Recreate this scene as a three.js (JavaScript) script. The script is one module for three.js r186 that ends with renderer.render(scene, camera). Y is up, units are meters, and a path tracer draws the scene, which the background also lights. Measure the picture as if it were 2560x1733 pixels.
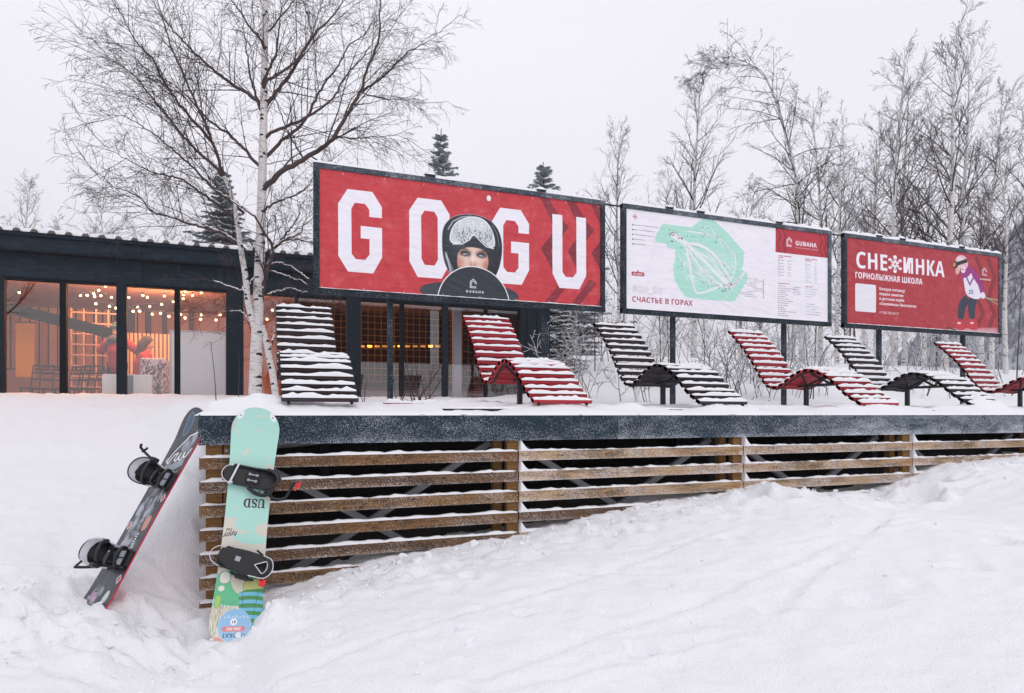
import * as THREE from 'three';
import { mergeGeometries } from 'three/addons/utils/BufferGeometryUtils.js';
import { ImprovedNoise } from 'three/addons/math/ImprovedNoise.js';
import { RoundedBoxGeometry } from 'three/addons/geometries/RoundedBoxGeometry.js';
import { MarchingCubes } from 'three/addons/objects/MarchingCubes.js';

// ---------- camera, sky, light, exposure ----------
const scene = new THREE.Scene();
const EYE = 1.5, YAW = { x: 0.36, z: 0.933 };
const camera = new THREE.PerspectiveCamera(56.08, 1024 / 693, 0.05, 900);
camera.position.set(0, EYE, 0);
camera.lookAt(YAW.x, EYE, -YAW.z);
camera.setViewOffset(1024, 693, 0, -67.8, 1024, 693);
const renderer = new THREE.WebGLRenderer({ antialias: true });
renderer.toneMapping = THREE.LinearToneMapping;
renderer.toneMappingExposure = 1.005;
renderer.shadowMap.enabled = true;
{
  const w = 128, h = 64, a = new Float32Array(w * h * 4), pn = new ImprovedNoise();
  for (let j = 0; j < h; j++) for (let i = 0; i < w; i++) {
    const th = i / w * Math.PI * 2, ph = j / h * Math.PI, c = Math.cos(th) * Math.sin(ph), s = Math.sin(th) * Math.sin(ph), y = Math.cos(ph);
    const k = 1.0 + 0.06 * pn.noise(c * 1.6 + 5, y * 2.5, s * 1.6) + 0.03 * pn.noise(c * 4, y * 6 + 3, s * 4);
    a.set([0.955 * k, 0.948 * k, 1.02 * k, 1], (j * w + i) * 4);
  }
  const t = new THREE.DataTexture(a, w, h, THREE.RGBAFormat, THREE.FloatType);
  t.mapping = THREE.EquirectangularReflectionMapping; t.magFilter = THREE.LinearFilter; t.needsUpdate = true;
  scene.background = t; scene.environment = t;
}
const sun = new THREE.DirectionalLight(0xfff4ea, 0.5);
sun.position.set(9, 22, 9); sun.target.position.set(2, 1, -7);
sun.castShadow = true; sun.shadow.radius = 40; sun.shadow.mapSize.set(2048, 2048);
Object.assign(sun.shadow.camera, { left: -25, right: 25, top: 25, bottom: -25, near: 1, far: 80 });
scene.add(sun, sun.target);
scene.fog = new THREE.FogExp2(0xf1ecf4, 0.0012);

// ---------- helpers ----------
const V3 = THREE.Vector3, FPX = 1627;
const at = (px, py, Z) => { const u = (px - 1280) / FPX, d = Z / (YAW.z - YAW.x * u); return new V3(d * (YAW.x + YAW.z * u), EYE + (1036 - py) / FPX * d, -Z); };
function rng(seed) { let a = seed >>> 0; return () => { a = (a + 0x6D2B79F5) >>> 0; let t = Math.imul(a ^ (a >>> 15), 1 | a); t = (t + Math.imul(t ^ (t >>> 7), 61 | t)) ^ t; return ((t ^ (t >>> 14)) >>> 0) / 4294967296; }; }
const PN = new ImprovedNoise();
const noise = (x, y, z = 0) => PN.noise(x + 31.7, y + 17.3, z + 7.1);
const fbm = (x, y, o = 4, z = 0) => { let s = 0, a = 1, t = 0; for (let i = 0; i < o; i++) { s += a * noise(x, y, z + i * 3.7); t += a; a *= 0.5; x *= 2.03; y *= 2.03; } return s / t; };
const clamp = (v, a = 0, b = 1) => Math.min(b, Math.max(a, v));
const sstep = (a, b, v) => { const t = clamp((v - a) / (b - a)); return t * t * (3 - 2 * t); };
const lerp = (a, b, t) => a + (b - a) * t;
const table = (xs, ys, x) => { if (x <= xs[0]) return ys[0]; for (let i = 1; i < xs.length; i++) if (x <= xs[i]) { const t = (x - xs[i - 1]) / (xs[i] - xs[i - 1]); return lerp(ys[i - 1], ys[i], t); } return ys[ys.length - 1]; };

const used = {};
const numbered = n => { const k = used[n] = (used[n] ?? -1) + 1; return k ? n + '_' + String(k).padStart(3, '0') : n; };
function mesh(name, geo, mat, parent) { const m = new THREE.Mesh(geo, mat); m.name = parent ? name : numbered(name); m.castShadow = m.receiveShadow = true; (parent || scene).add(m); return m; }
function tag(o, label, category, group, kind) { o.userData.label = label; if (category) o.userData.category = category; if (group) o.userData.group = group; if (kind) o.userData.kind = kind; return o; }
function thing(name, label, category, pos, group) { const g = new THREE.Group(); g.name = numbered(name); if (pos) g.position.set(pos[0], pos[1], pos[2]); scene.add(g); return tag(g, label, category, group); }
function copyOf(o, label) { const c = o.clone(); c.name = numbered(o.name.replace(/_\d{3}$/, '')); c.userData = { ...o.userData, label }; scene.add(c); return c; }
const structure = o => { o.userData.kind = 'structure'; return o; };
const at3 = (geo, x, y, z, ry = 0, rx = 0, rz = 0) => { if (rx) geo.rotateX(rx); if (rz) geo.rotateZ(rz); if (ry) geo.rotateY(ry); return geo.translate(x, y, z); };
const clean = g => { const q = g.index ? g.toNonIndexed() : g; for (const k of Object.keys(q.attributes)) if (!['position', 'normal', 'uv'].includes(k)) q.deleteAttribute(k); return q; };
const merged = list => mergeGeometries(list.map(clean));

// box geometry with uv in metres
function box(w, h, d, x = 0, y = 0, z = 0) {
  const g = new THREE.BoxGeometry(w, h, d), p = g.attributes.position, n = g.attributes.normal, u = g.attributes.uv;
  for (let i = 0; i < p.count; i++) { const ax = Math.abs(n.getX(i)), ay = Math.abs(n.getY(i)); u.setXY(i, ax > .5 ? p.getZ(i) + d / 2 : p.getX(i) + w / 2, ay > .5 ? p.getZ(i) + d / 2 : p.getY(i) + h / 2); }
  return g.translate(x, y, z);
}
// bar along x with chamfered edges, uv in metres (u along x, v over the face)
function bar(len, h, d, c = 0.004) {
  const a = h / 2, b = d / 2, ring = [[a, -b + c], [a, b - c], [a - c, b], [-a + c, b], [-a, b - c], [-a, -b + c], [-a + c, -b], [a - c, -b]];
  const P = [], N = [], U = [], X = len / 2;
  const quad = (p0, p1) => { const ny = -(p1[1] - p0[1]), nz = p1[0] - p0[0], l = Math.hypot(ny, nz), n = [0, -ny / l, -nz / l]; const flat = Math.abs(n[1]) > .9;
    const v0 = flat ? p0[1] + b : p0[0] + a, v1 = flat ? p1[1] + b : p1[0] + a;
    for (const [x, q, v] of [[-X, p0, v0], [-X, p1, v1], [X, p1, v1], [-X, p0, v0], [X, p1, v1], [X, p0, v0]]) { P.push(x, q[0], q[1]); N.push(...n); U.push(x + X, v); } };
  for (let i = 0; i < 8; i++) quad(ring[i], ring[(i + 1) % 8]);
  for (const s of [-1, 1]) for (let i = 1; i < 7; i++) { const t = s > 0 ? [0, i + 1, i] : [0, i, i + 1]; for (const k of t) { P.push(s * X, ...ring[k]); N.push(s, 0, 0); U.push(ring[k][1] + b, ring[k][0] + a); } }
  const g = new THREE.BufferGeometry(); g.setAttribute('position', new THREE.Float32BufferAttribute(P, 3)); g.setAttribute('normal', new THREE.Float32BufferAttribute(N, 3)); g.setAttribute('uv', new THREE.Float32BufferAttribute(U, 2));
  return g;
}
const vbar = (h, w, d, c) => bar(h, w, d, c).rotateZ(Math.PI / 2);   // upright bar
function barBetween(a, b, h, d, c) { const g = bar(a.distanceTo(b), h, d, c), dir = b.clone().sub(a).normalize(); const q = new THREE.Quaternion().setFromUnitVectors(new V3(1, 0, 0), dir); g.applyQuaternion(q); const m = a.clone().add(b).multiplyScalar(.5); return g.translate(m.x, m.y, m.z); }
// heap of snow lying along x on a narrow surface, base at y = 0
function snowStrip(len, w, h, seed, o = {}) {
  const M = Math.max(4, Math.round(len / (o.step ?? 0.045))), K = o.k ?? 5, P = [], I = [], U = [];
  for (let i = 0; i <= M; i++) {
    const x = -len / 2 + len * i / M, e = Math.min(1, 0.35 + Math.min(i, M - i) * 0.5), nh = 1 + (o.rough ?? 0.55) * 1.6 * fbm(x * 9, seed * 5.3, 2) + (o.rough ?? .55) * .8 * noise(x * 30, seed), hh = Math.max(.06, nh - (o.bare ?? 0) * Math.max(0, noise(x * 5.5, seed * 2.3, 4)) * 3) * h * e;
    for (let k = 0; k <= K; k++) { const t = Math.PI * k / K, ww = w / 2 * (1 + .12 * noise(x * 14, k * 3.1, seed)); P.push(x + (i === 0 || i === M ? 0 : .006 * noise(x * 20, k, seed)), Math.pow(Math.sin(t), .7) * hh - (k === 0 || k === K ? .002 : 0), -Math.cos(t) * ww * (i === 0 || i === M ? .96 : 1)); U.push(x, k * w / K); }
  }
  for (let i = 0; i < M; i++) for (let k = 0; k < K; k++) { const a = i * (K + 1) + k, b = a + K + 1; I.push(a, a + 1, b, b, a + 1, b + 1); }
  for (const [r, f] of [[0, 1], [M, 0]]) for (let k = 1; k < K; k++) { const a = r * (K + 1); f ? I.push(a, a + k + 1, a + k) : I.push(a, a + k, a + k + 1); }
  const g = new THREE.BufferGeometry(); g.setAttribute('position', new THREE.Float32BufferAttribute(P, 3)); g.setAttribute('uv', new THREE.Float32BufferAttribute(U, 2)); g.setIndex(I); g.computeVertexNormals(); return g;
}
// triangle collector for tubes
class Mesher {
  constructor() { this.P = []; this.N = []; this.U = []; this.I = []; }
  tube(pts, rad, sides = 5, vscale = 1, dy = 0, cap = false) {
    const n = pts.length, base = this.P.length / 3; let up = new V3(0, 0, 1), v = 0; const T = new V3(), A = new V3(), B = new V3();
    for (let i = 0; i < n; i++) {
      const p = pts[i], q0 = pts[Math.max(0, i - 1)], q1 = pts[Math.min(n - 1, i + 1)]; T.subVectors(q1, q0).normalize();
      A.copy(up).addScaledVector(T, -up.dot(T)); if (A.lengthSq() < 1e-4) A.set(1, 0, 0).addScaledVector(T, -T.x); A.normalize(); B.crossVectors(T, A); up = A.clone();
      if (i) v += p.distanceTo(pts[i - 1]); const r = typeof rad === 'function' ? rad(i / (n - 1)) : rad[i];
      for (let k = 0; k <= sides; k++) { const t = k / sides * Math.PI * 2, c = Math.cos(t), s = Math.sin(t), nx = A.x * c + B.x * s, ny = A.y * c + B.y * s, nz = A.z * c + B.z * s; this.P.push(p.x + nx * r, p.y + ny * r + dy * r, p.z + nz * r); this.N.push(nx, ny, nz); this.U.push(k / sides, v * vscale); }
    }
    for (let i = 0; i < n - 1; i++) for (let k = 0; k < sides; k++) { const a = base + i * (sides + 1) + k, b = a + sides + 1; this.I.push(a, a + 1, b, b, a + 1, b + 1); }
    if (cap) for (const e of [0, n - 1]) { const a = base + e * (sides + 1); for (let k = 1; k < sides - 1; k++) e ? this.I.push(a, a + k, a + k + 1) : this.I.push(a, a + k + 1, a + k); }
    return this;
  }
  tri(a, b, c) { const i = this.P.length / 3; const n = new V3().subVectors(b, a).cross(new V3().subVectors(c, a)).normalize(); for (const p of [a, b, c]) { this.P.push(p.x, p.y, p.z); this.N.push(n.x, n.y, n.z); this.U.push(0, 0); } this.I.push(i, i + 1, i + 2); }
  geo() { const g = new THREE.BufferGeometry(); g.setAttribute('position', new THREE.Float32BufferAttribute(this.P, 3)); g.setAttribute('normal', new THREE.Float32BufferAttribute(this.N, 3)); g.setAttribute('uv', new THREE.Float32BufferAttribute(this.U, 2)); g.setIndex(this.I); return g; }
}
const smooth = (pts, n) => new THREE.CatmullRomCurve3(pts, false, 'centripetal').getSpacedPoints(n);

// ---------- textures and materials ----------
function canvasMap(w, h, draw, rep) {
  const c = document.createElement('canvas'); c.width = w; c.height = h; const g = c.getContext('2d'); draw(g, w, h);
  const t = new THREE.CanvasTexture(c); t.colorSpace = THREE.SRGBColorSpace; t.magFilter = THREE.LinearFilter; t.anisotropy = 8;
  if (rep) { t.wrapS = t.wrapT = THREE.RepeatWrapping; t.repeat.set(rep[0], rep[1]); } return t;
}
function noiseMap(n, f, rep) {   // grey relief, tiles
  const a = new Uint8Array(n * n * 4);
  for (let j = 0; j < n; j++) for (let i = 0; i < n; i++) { const v = clamp(f(i, j) * 255, 0, 255); a.set([v, v, v, 255], (j * n + i) * 4); }
  const t = new THREE.DataTexture(a, n, n); t.magFilter = THREE.LinearFilter; t.wrapS = t.wrapT = THREE.RepeatWrapping; t.repeat.set(rep, rep); t.needsUpdate = true; return t;
}
const rgb = (r, g, b) => new THREE.Color().setRGB(r / 255, g / 255, b / 255, THREE.SRGBColorSpace);
const std = (color, roughness = .8, extra = {}) => new THREE.MeshStandardMaterial({ color, roughness, ...extra });
const matt = (color, extra = {}) => new THREE.MeshPhysicalMaterial({ color, roughness: .75, specularIntensity: .35, ...extra });   // weathered matt paint
const grain = noiseMap(256, (i, j) => { const a = i / 256 * Math.PI * 2, b = j / 256 * Math.PI * 2; let s = .5; for (const [k, w] of [[3, .14], [8, .14], [22, .2]]) s += w * PN.noise(Math.cos(a) * k + 9, Math.sin(a) * k + Math.cos(b) * k, Math.sin(b) * k + 4); return s; }, 1.6);
const snowMat = std(new THREE.Color(.865, .875, .90), 1, { bumpMap: grain, bumpScale: .010 });
const crustMat = std(new THREE.Color(.865, .875, .90), 1);
// ---------- terrain ----------
const CX_ = [-40, -8, -3, -1.9, -1.2, -.85, -.55, -.38, -.12, .08, .5, 1.26, 1.86, 2.56, 3.09, 3.6, 4.1, 4.7, 5.4, 5.9, 6.5, 7.56, 10, 40];
const CY_ = [1.4, .75, .52, .44, .38, .35, .22, .16, .16, .32, .42, .517, .58, .68, .75, .79, .86, .78, .72, .80, .97, 1.02, 1.15, 2.2];
const BLD = { x0: -9, x1: 5.63, zf: 12.5, zb: 18.5 };
function groundBase(x, Z) {
  const c = table(CX_, CY_, x);
  const front = c - .045 * (4.65 - Z);
  if (Z < 3.9) return front;
  const back = 1.6 + .045 * (Z - 7.35) + (.22 * Math.max(0, Math.min(Z, 14) - 9.2) * sstep(9, 13, Z) + .05 * Math.max(0, Math.min(Z, 60) - 14)) * sstep(3.9, 8.5, x - Math.max(0, Z - 14) * .35);
  const side = sstep(-1.3, -.4, x), bank = lerp(c, 1.83, Math.pow(sstep(3.6, 12.4, Z), .9)) + side * .55 * sstep(4.6, 5.7, Z) * (1 - sstep(7, 11, Z));
  const under = Z < 6.75 ? lerp(c, c + .05, (Z - 4.65) / 2) : lerp(c + .05, back, sstep(6.75, 7.3, Z));
  const left = Z > 12.4 ? back : lerp(bank, back, sstep(9, 12.4, Z));
  const right = Z < 4.65 ? front : Z < 7.3 ? under : back;
  const k = sstep(-.42, .2, x + .35 * sstep(7.3, 9, Z) * 3);
  return lerp(Z < 4.3 ? lerp(front, left, sstep(3.9, 4.3, Z)) : left, right, k);
}
function ground(x, Z) {
  let h = groundBase(x, Z);
  const near = 1 - sstep(14, 30, Z);
  const trod = Math.exp(-Math.pow((Z - 4.35) / .33, 2)) * (x > 2.2 ? 1 : .45) + .9 * Math.exp(-((x + .5) ** 2 / .5 + (Z - 4.1) ** 2 / .12)) + .5 * Math.exp(-((x + 1.1) ** 2 / .35 + (Z - 4.2) ** 2 / .2));
  h += near * (.035 * fbm(x * .8, Z * .8, 3) + .03 * fbm(x * 2.7, Z * 2.7, 4, 5));
  const lf = 1 - sstep(-1.2, -.3, x); if (lf > 0 && Z > 4) h += lf * near * (.05 * fbm(x * 1.7, Z * 2.2, 4, 12) + .02 * fbm(x * 6, Z * 8, 2, 14));
  if (Z < 14) { const r = 1 - Math.abs(noise(x * 6.2, Z * 6.2, 3)), s = 1 - Math.abs(noise(x * 15, Z * 15, 8)); h += (.016 + .075 * Math.min(1, trod)) * (r * r - .6) + (.007 + .03 * Math.min(1, trod)) * (s * s - .6) + .004 * noise(x * 22, Z * 22); }
  for (const [ax, az, bx, bz] of TRACKS) { const dx = bx - ax, dz = bz - az, t = ((x - ax) * dx + (Z - az) * dz) / (dx * dx + dz * dz); if (t < 0 || t > 1) continue; const q = ((x - ax) * dz - (Z - az) * dx) / Math.hypot(dx, dz) + .03 * Math.sin(t * 9); if (Math.abs(q) < .2) h += Math.min(1, 8 * t, 8 * (1 - t)) * (.011 * Math.exp(-(((q - .055) / .03) ** 2)) - .017 * Math.exp(-((q / .035) ** 2))); }
  // prints and scuffs in the foreground snow
  for (const [px, pz, r, d] of PRINTS) { const q = ((x - px) ** 2 + (Z - pz) ** 2) / (r * r); if (q < 4) h -= d * Math.exp(-q * q * 1.5) - d * .3 * Math.exp(-((Math.sqrt(q) - 1.25) ** 2) * 9); }
  h += .13 * Math.exp(-(((x - .06) / .16) ** 2) - ((Z - 4.02) / .15) ** 2) + .05 * Math.exp(-(((x + .28) / .12) ** 2) - ((Z - 3.98) / .1) ** 2);
  if (x > BLD.x0 && x < BLD.x1 - .05 && Z > BLD.zf + .12 && Z < BLD.zb) h = Math.min(h, 1.2);
  return h;
}
const PRINTS = [], TRACKS = [[-.6, 3.1, 3.4, 3.75], [.4, 2.5, 4.6, 3.3], [1.4, 3.9, 3.2, 2.6], [2.2, 2.4, 5.2, 3.9], [-.2, 2.7, 2.2, 2.35], [2.9, 3.2, 5.6, 3.0], [-2.2, 5.2, -.9, 4.9], [-2.6, 6.4, -1.0, 5.7]];
{ const r = rng(5); for (let i = 0; i < 34; i++) PRINTS.push([-.9 + r() * 6.0, 2.3 + r() * 2.1, .045 + r() * .06, .014 + r() * .034]);
  for (let i = 0; i < 26; i++) PRINTS.push([-2.6 + r() * 2.3, 3.6 + r() * 3.2, .05 + r() * .09, .015 + r() * .03]);
  for (let i = 0; i < 9; i++) PRINTS.push([3.6 + r() * 2.6, 4.0 + r() * .5, .09 + r() * .08, .07 + r() * .07]);
  PRINTS.push([-.98, 4.45, .22, .06], [-.62, 4.3, .2, .05], [1.0, 4.15, .1, .05], [4.15, 4.32, .14, .12]); }
function spread(list) { const o = []; for (const [a, b, s] of list) { const n = Math.max(1, Math.round((b - a) / s)); for (let i = 0; i < n; i++) o.push(a + (b - a) * i / n); } o.push(list[list.length - 1][1]); return o; }
function sheet(xs, zs, f, skip) {
  const P = [], U = [], I = [], nx = xs.length;
  for (const Z of zs) for (const x of xs) { P.push(x, f(x, Z), -Z); U.push(x, Z); }
  for (let j = 0; j < zs.length - 1; j++) for (let i = 0; i < nx - 1; i++) { if (skip && skip((xs[i] + xs[i + 1]) / 2, (zs[j] + zs[j + 1]) / 2)) continue; const a = j * nx + i, b = a + nx; I.push(a, a + 1, b, b, a + 1, b + 1); }
  const g = new THREE.BufferGeometry(); g.setAttribute('position', new THREE.Float32BufferAttribute(P, 3)); g.setAttribute('uv', new THREE.Float32BufferAttribute(U, 2)); g.setIndex(I); g.computeVertexNormals(); return g;
}
{
  const xs = spread([[-320, -60, 26], [-60, -12, 4], [-12, -3.2, .3], [-3.2, 4.2, .034], [4.2, 9, .06], [9, 16, .3], [16, 60, 2.2], [60, 320, 26]]);
  const zs = spread([[-60, -4, 6], [-4, 1.2, .4], [1.2, 5.1, .034], [5.1, 8, .07], [8, 13, .14], [13, 24, .6], [24, 60, 2.4], [60, 500, 30]]);
  const far = (x, Z) => ground(x, Z);
  structure(tag(mesh('snow_ground', sheet(xs, zs, far), snowMat), 'trampled snow covering the slope and the hillside', 'snow'));
  // dark bare earth that stays free of snow below the deck
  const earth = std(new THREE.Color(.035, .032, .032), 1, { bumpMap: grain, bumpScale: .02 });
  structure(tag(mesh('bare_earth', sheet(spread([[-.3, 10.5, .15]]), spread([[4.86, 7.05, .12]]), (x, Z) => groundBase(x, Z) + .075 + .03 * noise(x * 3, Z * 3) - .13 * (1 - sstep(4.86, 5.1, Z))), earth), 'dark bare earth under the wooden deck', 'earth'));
}

// loose crumbs of snow kicked over the slope
{
  const g = new THREE.IcosahedronGeometry(1, 1), p = g.attributes.position; for (let i = 0; i < p.count; i++) { const x = p.getX(i), y = p.getY(i), z = p.getZ(i), k = 1 + .35 * noise(x * 1.7, y * 1.7, z * 1.7); p.setXYZ(i, x * k, y * k * .75, z * k); } g.computeVertexNormals();
  const r = rng(88), N = 900, im = new THREE.InstancedMesh(g, crustMat, N), M = new THREE.Matrix4(), q = new THREE.Quaternion(), e = new THREE.Euler();
  for (let i = 0; i < N; i++) { let x, Z; const k = r(); if (k < .45) { x = -.4 + r() * 8; Z = 4.58 - r() * r() * .7; } else if (k < .7) { x = -1.6 + r() * 1.9; Z = 3.6 + r() * 1; } else { x = -2.5 + r() * 7; Z = 2.3 + r() * 2.6; } const s = (.004 + .022 * r() * r() * r()) * (k < .45 ? 1.25 : .8); M.compose(new V3(x, ground(x, Z) + s * .25, -Z), q.setFromEuler(e.set(r() * 6, r() * 6, r() * 6)), new V3(s * (1 + r()), s, s * (1 + r()))); im.setMatrixAt(i, M); }
  im.name = 'snow_crumbs'; im.castShadow = im.receiveShadow = true; scene.add(im); tag(im, 'loose crumbs of snow scattered over the trampled slope', 'snow', null, 'stuff');
}
// ---------- viewing deck with slatted skirt ----------
let deckSnowAt;
const DZ = 4.65, DX0 = -.38, DX1 = 10.6, POSTX = [-.3, 1.81, 3.96, 6.07, 8.2, 10.3];
function flecks(g, w, h, cover, seed, size = 2.4, edge = 0) {   // wind-blown snow grains stuck to a face; cover is the share of it they hide
  const im = g.getImageData(0, 0, w, h), d = im.data, t = [.92, .80, .74, .70, .66, .62, .585, .55, .515, .48, .44][Math.min(10, Math.round(cover * 10))] - (cover * 10 - Math.round(cover * 10)) * .04;
  for (let y = 0; y < h; y++) for (let x = 0; x < w; x++) {
    const v = .5 + .8 * PN.noise(x / size + seed * 3.1, y / size, seed) + .22 * PN.noise(x / (size * 2.6), y / (size * 2.6) + seed, 5.5) + .14 * PN.noise(x / 90, y / 60, seed * 1.7) + .16 * PN.noise(x / 300, y / 120, seed * .7) + (edge ? edge * Math.pow(y / h, 6) : 0);
    const k = clamp((v - t) / .1) * .9; if (k <= 0) continue; const o = (y * w + x) * 4, q = 236 + 14 * PN.noise(x * .9, y * .9, 3); d[o] = lerp(d[o], q - 6, k); d[o + 1] = lerp(d[o + 1], q - 5, k); d[o + 2] = lerp(d[o + 2], q + 4, k);
  }
  g.putImageData(im, 0, 0);
}
const slateMap = [[.14, 0], [.24, 1], [.52, 2]].map(([n, k]) => canvasMap(2048, 160, (g, w, h) => {
  g.fillStyle = '#26353f'; g.fillRect(0, 0, w, h); const r = rng(40 + k);
  for (let i = 0; i < 900; i++) { g.fillStyle = `rgba(${20 + r() * 60 | 0},${35 + r() * 60 | 0},${48 + r() * 60 | 0},.18)`; g.fillRect(r() * w, r() * h, 20 + r() * 160, 1 + r() * 2); }
  flecks(g, w, h, n, 7 + k, 3.0, .25);
  if (k === 2) for (let i = 0; i < 60; i++) { g.fillStyle = `rgba(205,212,222,${.05 + r() * .1})`; g.beginPath(); g.ellipse(r() * w, r() * h, 30 + r() * 120, 8 + r() * 20, 0, 0, 7); g.fill(); }
}));
const slateMat = slateMap.map(m => { m.wrapS = m.wrapT = THREE.RepeatWrapping; m.repeat.set(1 / 3.2, 1 / .205); return matt(0xffffff, { map: m }); });
const woodMap = [0, 1, 2, 3, 4, 5].map(k => canvasMap(1024, 64, (g, w, h) => {
  const r = rng(90 + k), tones = ['#6f4d2b', '#5d4128', '#77552c'], light = ['#a98455', '#b08c63', '#a37d4e'];
  g.fillStyle = (k < 3 ? tones : light)[k % 3]; g.fillRect(0, 0, w, h);
  for (let i = 0; i < 260; i++) { g.strokeStyle = `rgba(${r() < .5 ? '48,30,14' : '176,128,70'},${.05 + r() * .16})`; g.lineWidth = .5 + r() * 1.6; const y = r() * h, x = r() * w, l = 60 + r() * 400; g.beginPath(); g.moveTo(x, y); g.bezierCurveTo(x + l * .3, y + r() * 5 - 2.5, x + l * .6, y + r() * 5 - 2.5, x + l, y + r() * 4 - 2); g.stroke(); }
  for (let i = 0; i < 7; i++) { const x = r() * w, y = 10 + r() * 44, s = 4 + r() * 5; for (let q = 4; q > 0; q--) { g.fillStyle = `rgba(38,22,12,${.16 + .1 * (4 - q)})`; g.beginPath(); g.ellipse(x, y, s * q * .45, s * q * .3, 0, 0, 7); g.fill(); } }
  for (let i = 0; i < 26; i++) { g.fillStyle = `rgba(34,26,24,${.08 + r() * .18})`; g.beginPath(); g.ellipse(r() * w, r() * h, 20 + r() * 70, 5 + r() * 14, 0, 0, 7); g.fill(); }
  flecks(g, w, h, k < 3 ? .14 + .06 * (k % 3) : .42 + .1 * (k % 3), 30 + k, 2.7, .25);
}));
const woodMat = woodMap.map(m => { m.wrapS = m.wrapT = THREE.RepeatWrapping; m.repeat.set(1 / 2.1, 1 / .082); return std(0xffffff, .85, { map: m }); });
const rawWood = canvasMap(256, 512, (g, w, h) => { g.fillStyle = '#8a6537'; g.fillRect(0, 0, w, h); const r = rng(77); for (let i = 0; i < 300; i++) { g.strokeStyle = `rgba(${r() < .55 ? '52,32,16' : '186,140,82'},${.06 + r() * .18})`; g.lineWidth = .6 + r() * 2; const x = r() * w, y = r() * h; g.beginPath(); g.moveTo(x, y); g.lineTo(x + r() * 8 - 4, y + 80 + r() * 300); g.stroke(); } }, [2, 2]);
const postMat = std(0xffffff, .85, { map: rawWood });
const steelDark = std(rgb(38, 46, 54), .6, { metalness: .2 });
const steelGrey = std(rgb(150, 152, 158), .6);
{
  const deck = thing('viewing_deck', 'raised wooden viewing deck with dark fascia and brown slatted skirt', 'deck', [0, 0, -DZ]);
  const put = (name, geo, mat, parent = deck) => mesh(name, geo, mat, parent);
  // fascia boards
  for (const [a, b, k] of [[DX0, 2.72, 0], [2.72, 4.61, 1], [4.61, 7.9, 2], [7.9, DX1, 2]]) put('fascia_board', at3(bar(b - a - .004, .2, .045, .004), (a + b) / 2, 1.398, -.0225 + (k ? .0 : .0)), slateMat[k]);
  put('fascia_board', at3(bar(2.6, .2, .045, .004), DX0 + .023, 1.398, -1.36, Math.PI / 2), slateMat[0]);
  // deck boards under the snow
  for (let i = 0; i < 18; i++) put('deck_board', at3(bar(DX1 - DX0 - .1, .03, .14, .003), (DX0 + DX1) / 2 + .05, 1.478, -.13 - i * .15), postMat);
  // posts
  for (const x of POSTX) {
    put('post', at3(vbar(1.6, .1, .06, .004), x + .012, .5, -.077), postMat);
    put('post', at3(vbar(1.6, .07, .07, .004), x + (x < 0 ? .105 : -.085), .5, x < 0 ? -.08 : -.16), postMat);
    put('bolt', at3(new THREE.CylinderGeometry(.011, .011, .012, 10), x + .09, 1.26, -.03, 0, Math.PI / 2), steelGrey);
  }
  // skirt slats, one piece for each bay, snow lying on every one
  const snowVar = [0, 1, 2, 3].map(k => snowStrip(2.12, .049, .016, 20 + k, { rough: .7, step: .035, bare: .2 }));
  const snowVarS = [0, 1].map(k => snowStrip(2.12, .048, .010, 30 + k, { rough: .9, step: .035, bare: .35 }));
  const wedge = (() => { const p = []; for (let i = 0; i <= 6; i++) { const t = i / 6; p.push([t * .085, .075 * Math.pow(1 - t, 2.2)]); } const s = new THREE.Shape(); s.moveTo(0, 0); for (const q of p) s.lineTo(q[0], q[1]); s.lineTo(.085, 0); return new THREE.ExtrudeGeometry(s, { depth: .05, bevelEnabled: true, bevelSize: .006, bevelThickness: .006, bevelSegments: 1 }).translate(0, 0, -.05); })();
  for (let row = 0; row < 7; row++) for (let b = 0; b < 5; b++) {
    const x0 = b ? POSTX[b] + .04 : DX0 + .005, x1 = POSTX[b + 1] + .036, top = 1.221 - row * .157, c = (x0 + x1) / 2;
    if (top < table(CX_, CY_, x0 + .5) - .35 && top < table(CX_, CY_, x1) - .35) continue;
    const lightness = b === 0 ? (row % 3) : b === 1 ? (row < 2 ? 3 + row : row % 3 === 0 ? 1 : 3) : 3 + (row + b) % 3;
    const s = put('slat', at3(bar(x1 - x0 - .004, .08, .04, .003), c, top - .04, -.022 + .003 * ((row * 7 + b * 3) % 3)), woodMat[lightness]);
    const sn = put('snow', (b === 0 ? snowVar : row < 2 ? snowVarS : snowVar)[(row + b) % (b && row < 2 ? 2 : 4)], crustMat, s); sn.position.set(c, top - .003, -.022); sn.scale.x = (x1 - x0) / 2.13;
    if (b) { const w = put('snow_wedge', wedge, crustMat, s); w.position.set(x0 + .02, top, .0); }
    else { const w = put('snow_wedge', wedge, crustMat, s); w.position.set(x0 + .27, top, 0); }
  }
  // frame behind the slats
  for (let b = 0; b < 5; b++) {
    const a = POSTX[b], c = POSTX[b + 1];
    put('cross_brace', barBetween(new V3(a + .1, 1.27, -.24), new V3(c - .1, .12, -.24), .05, .05, .003), steelGrey);
    put('cross_brace', barBetween(new V3(a + .1, .12, -.30), new V3(c - .1, 1.27, -.30), .05, .05, .003), steelGrey);
    put('steel_column', at3(vbar(1.7, .08, .08, .004), a + .02, .5, -.45), steelDark);
    put('steel_column', at3(vbar(1.7, .09, .09, .004), a + .9, .5, -2.2), steelDark);
  }
  for (const z of [-.45, -1.3, -2.2]) put('beam', at3(bar(DX1 - DX0 - .3, .12, .06, .003), (DX0 + DX1) / 2, 1.395, z), steelDark);
  for (let i = 0; i < 12; i++) put('joist', at3(bar(2.4, .1, .05, .003), -.2 + i * .9, 1.405, -1.3 + .0 * i, Math.PI / 2), steelDark);
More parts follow.
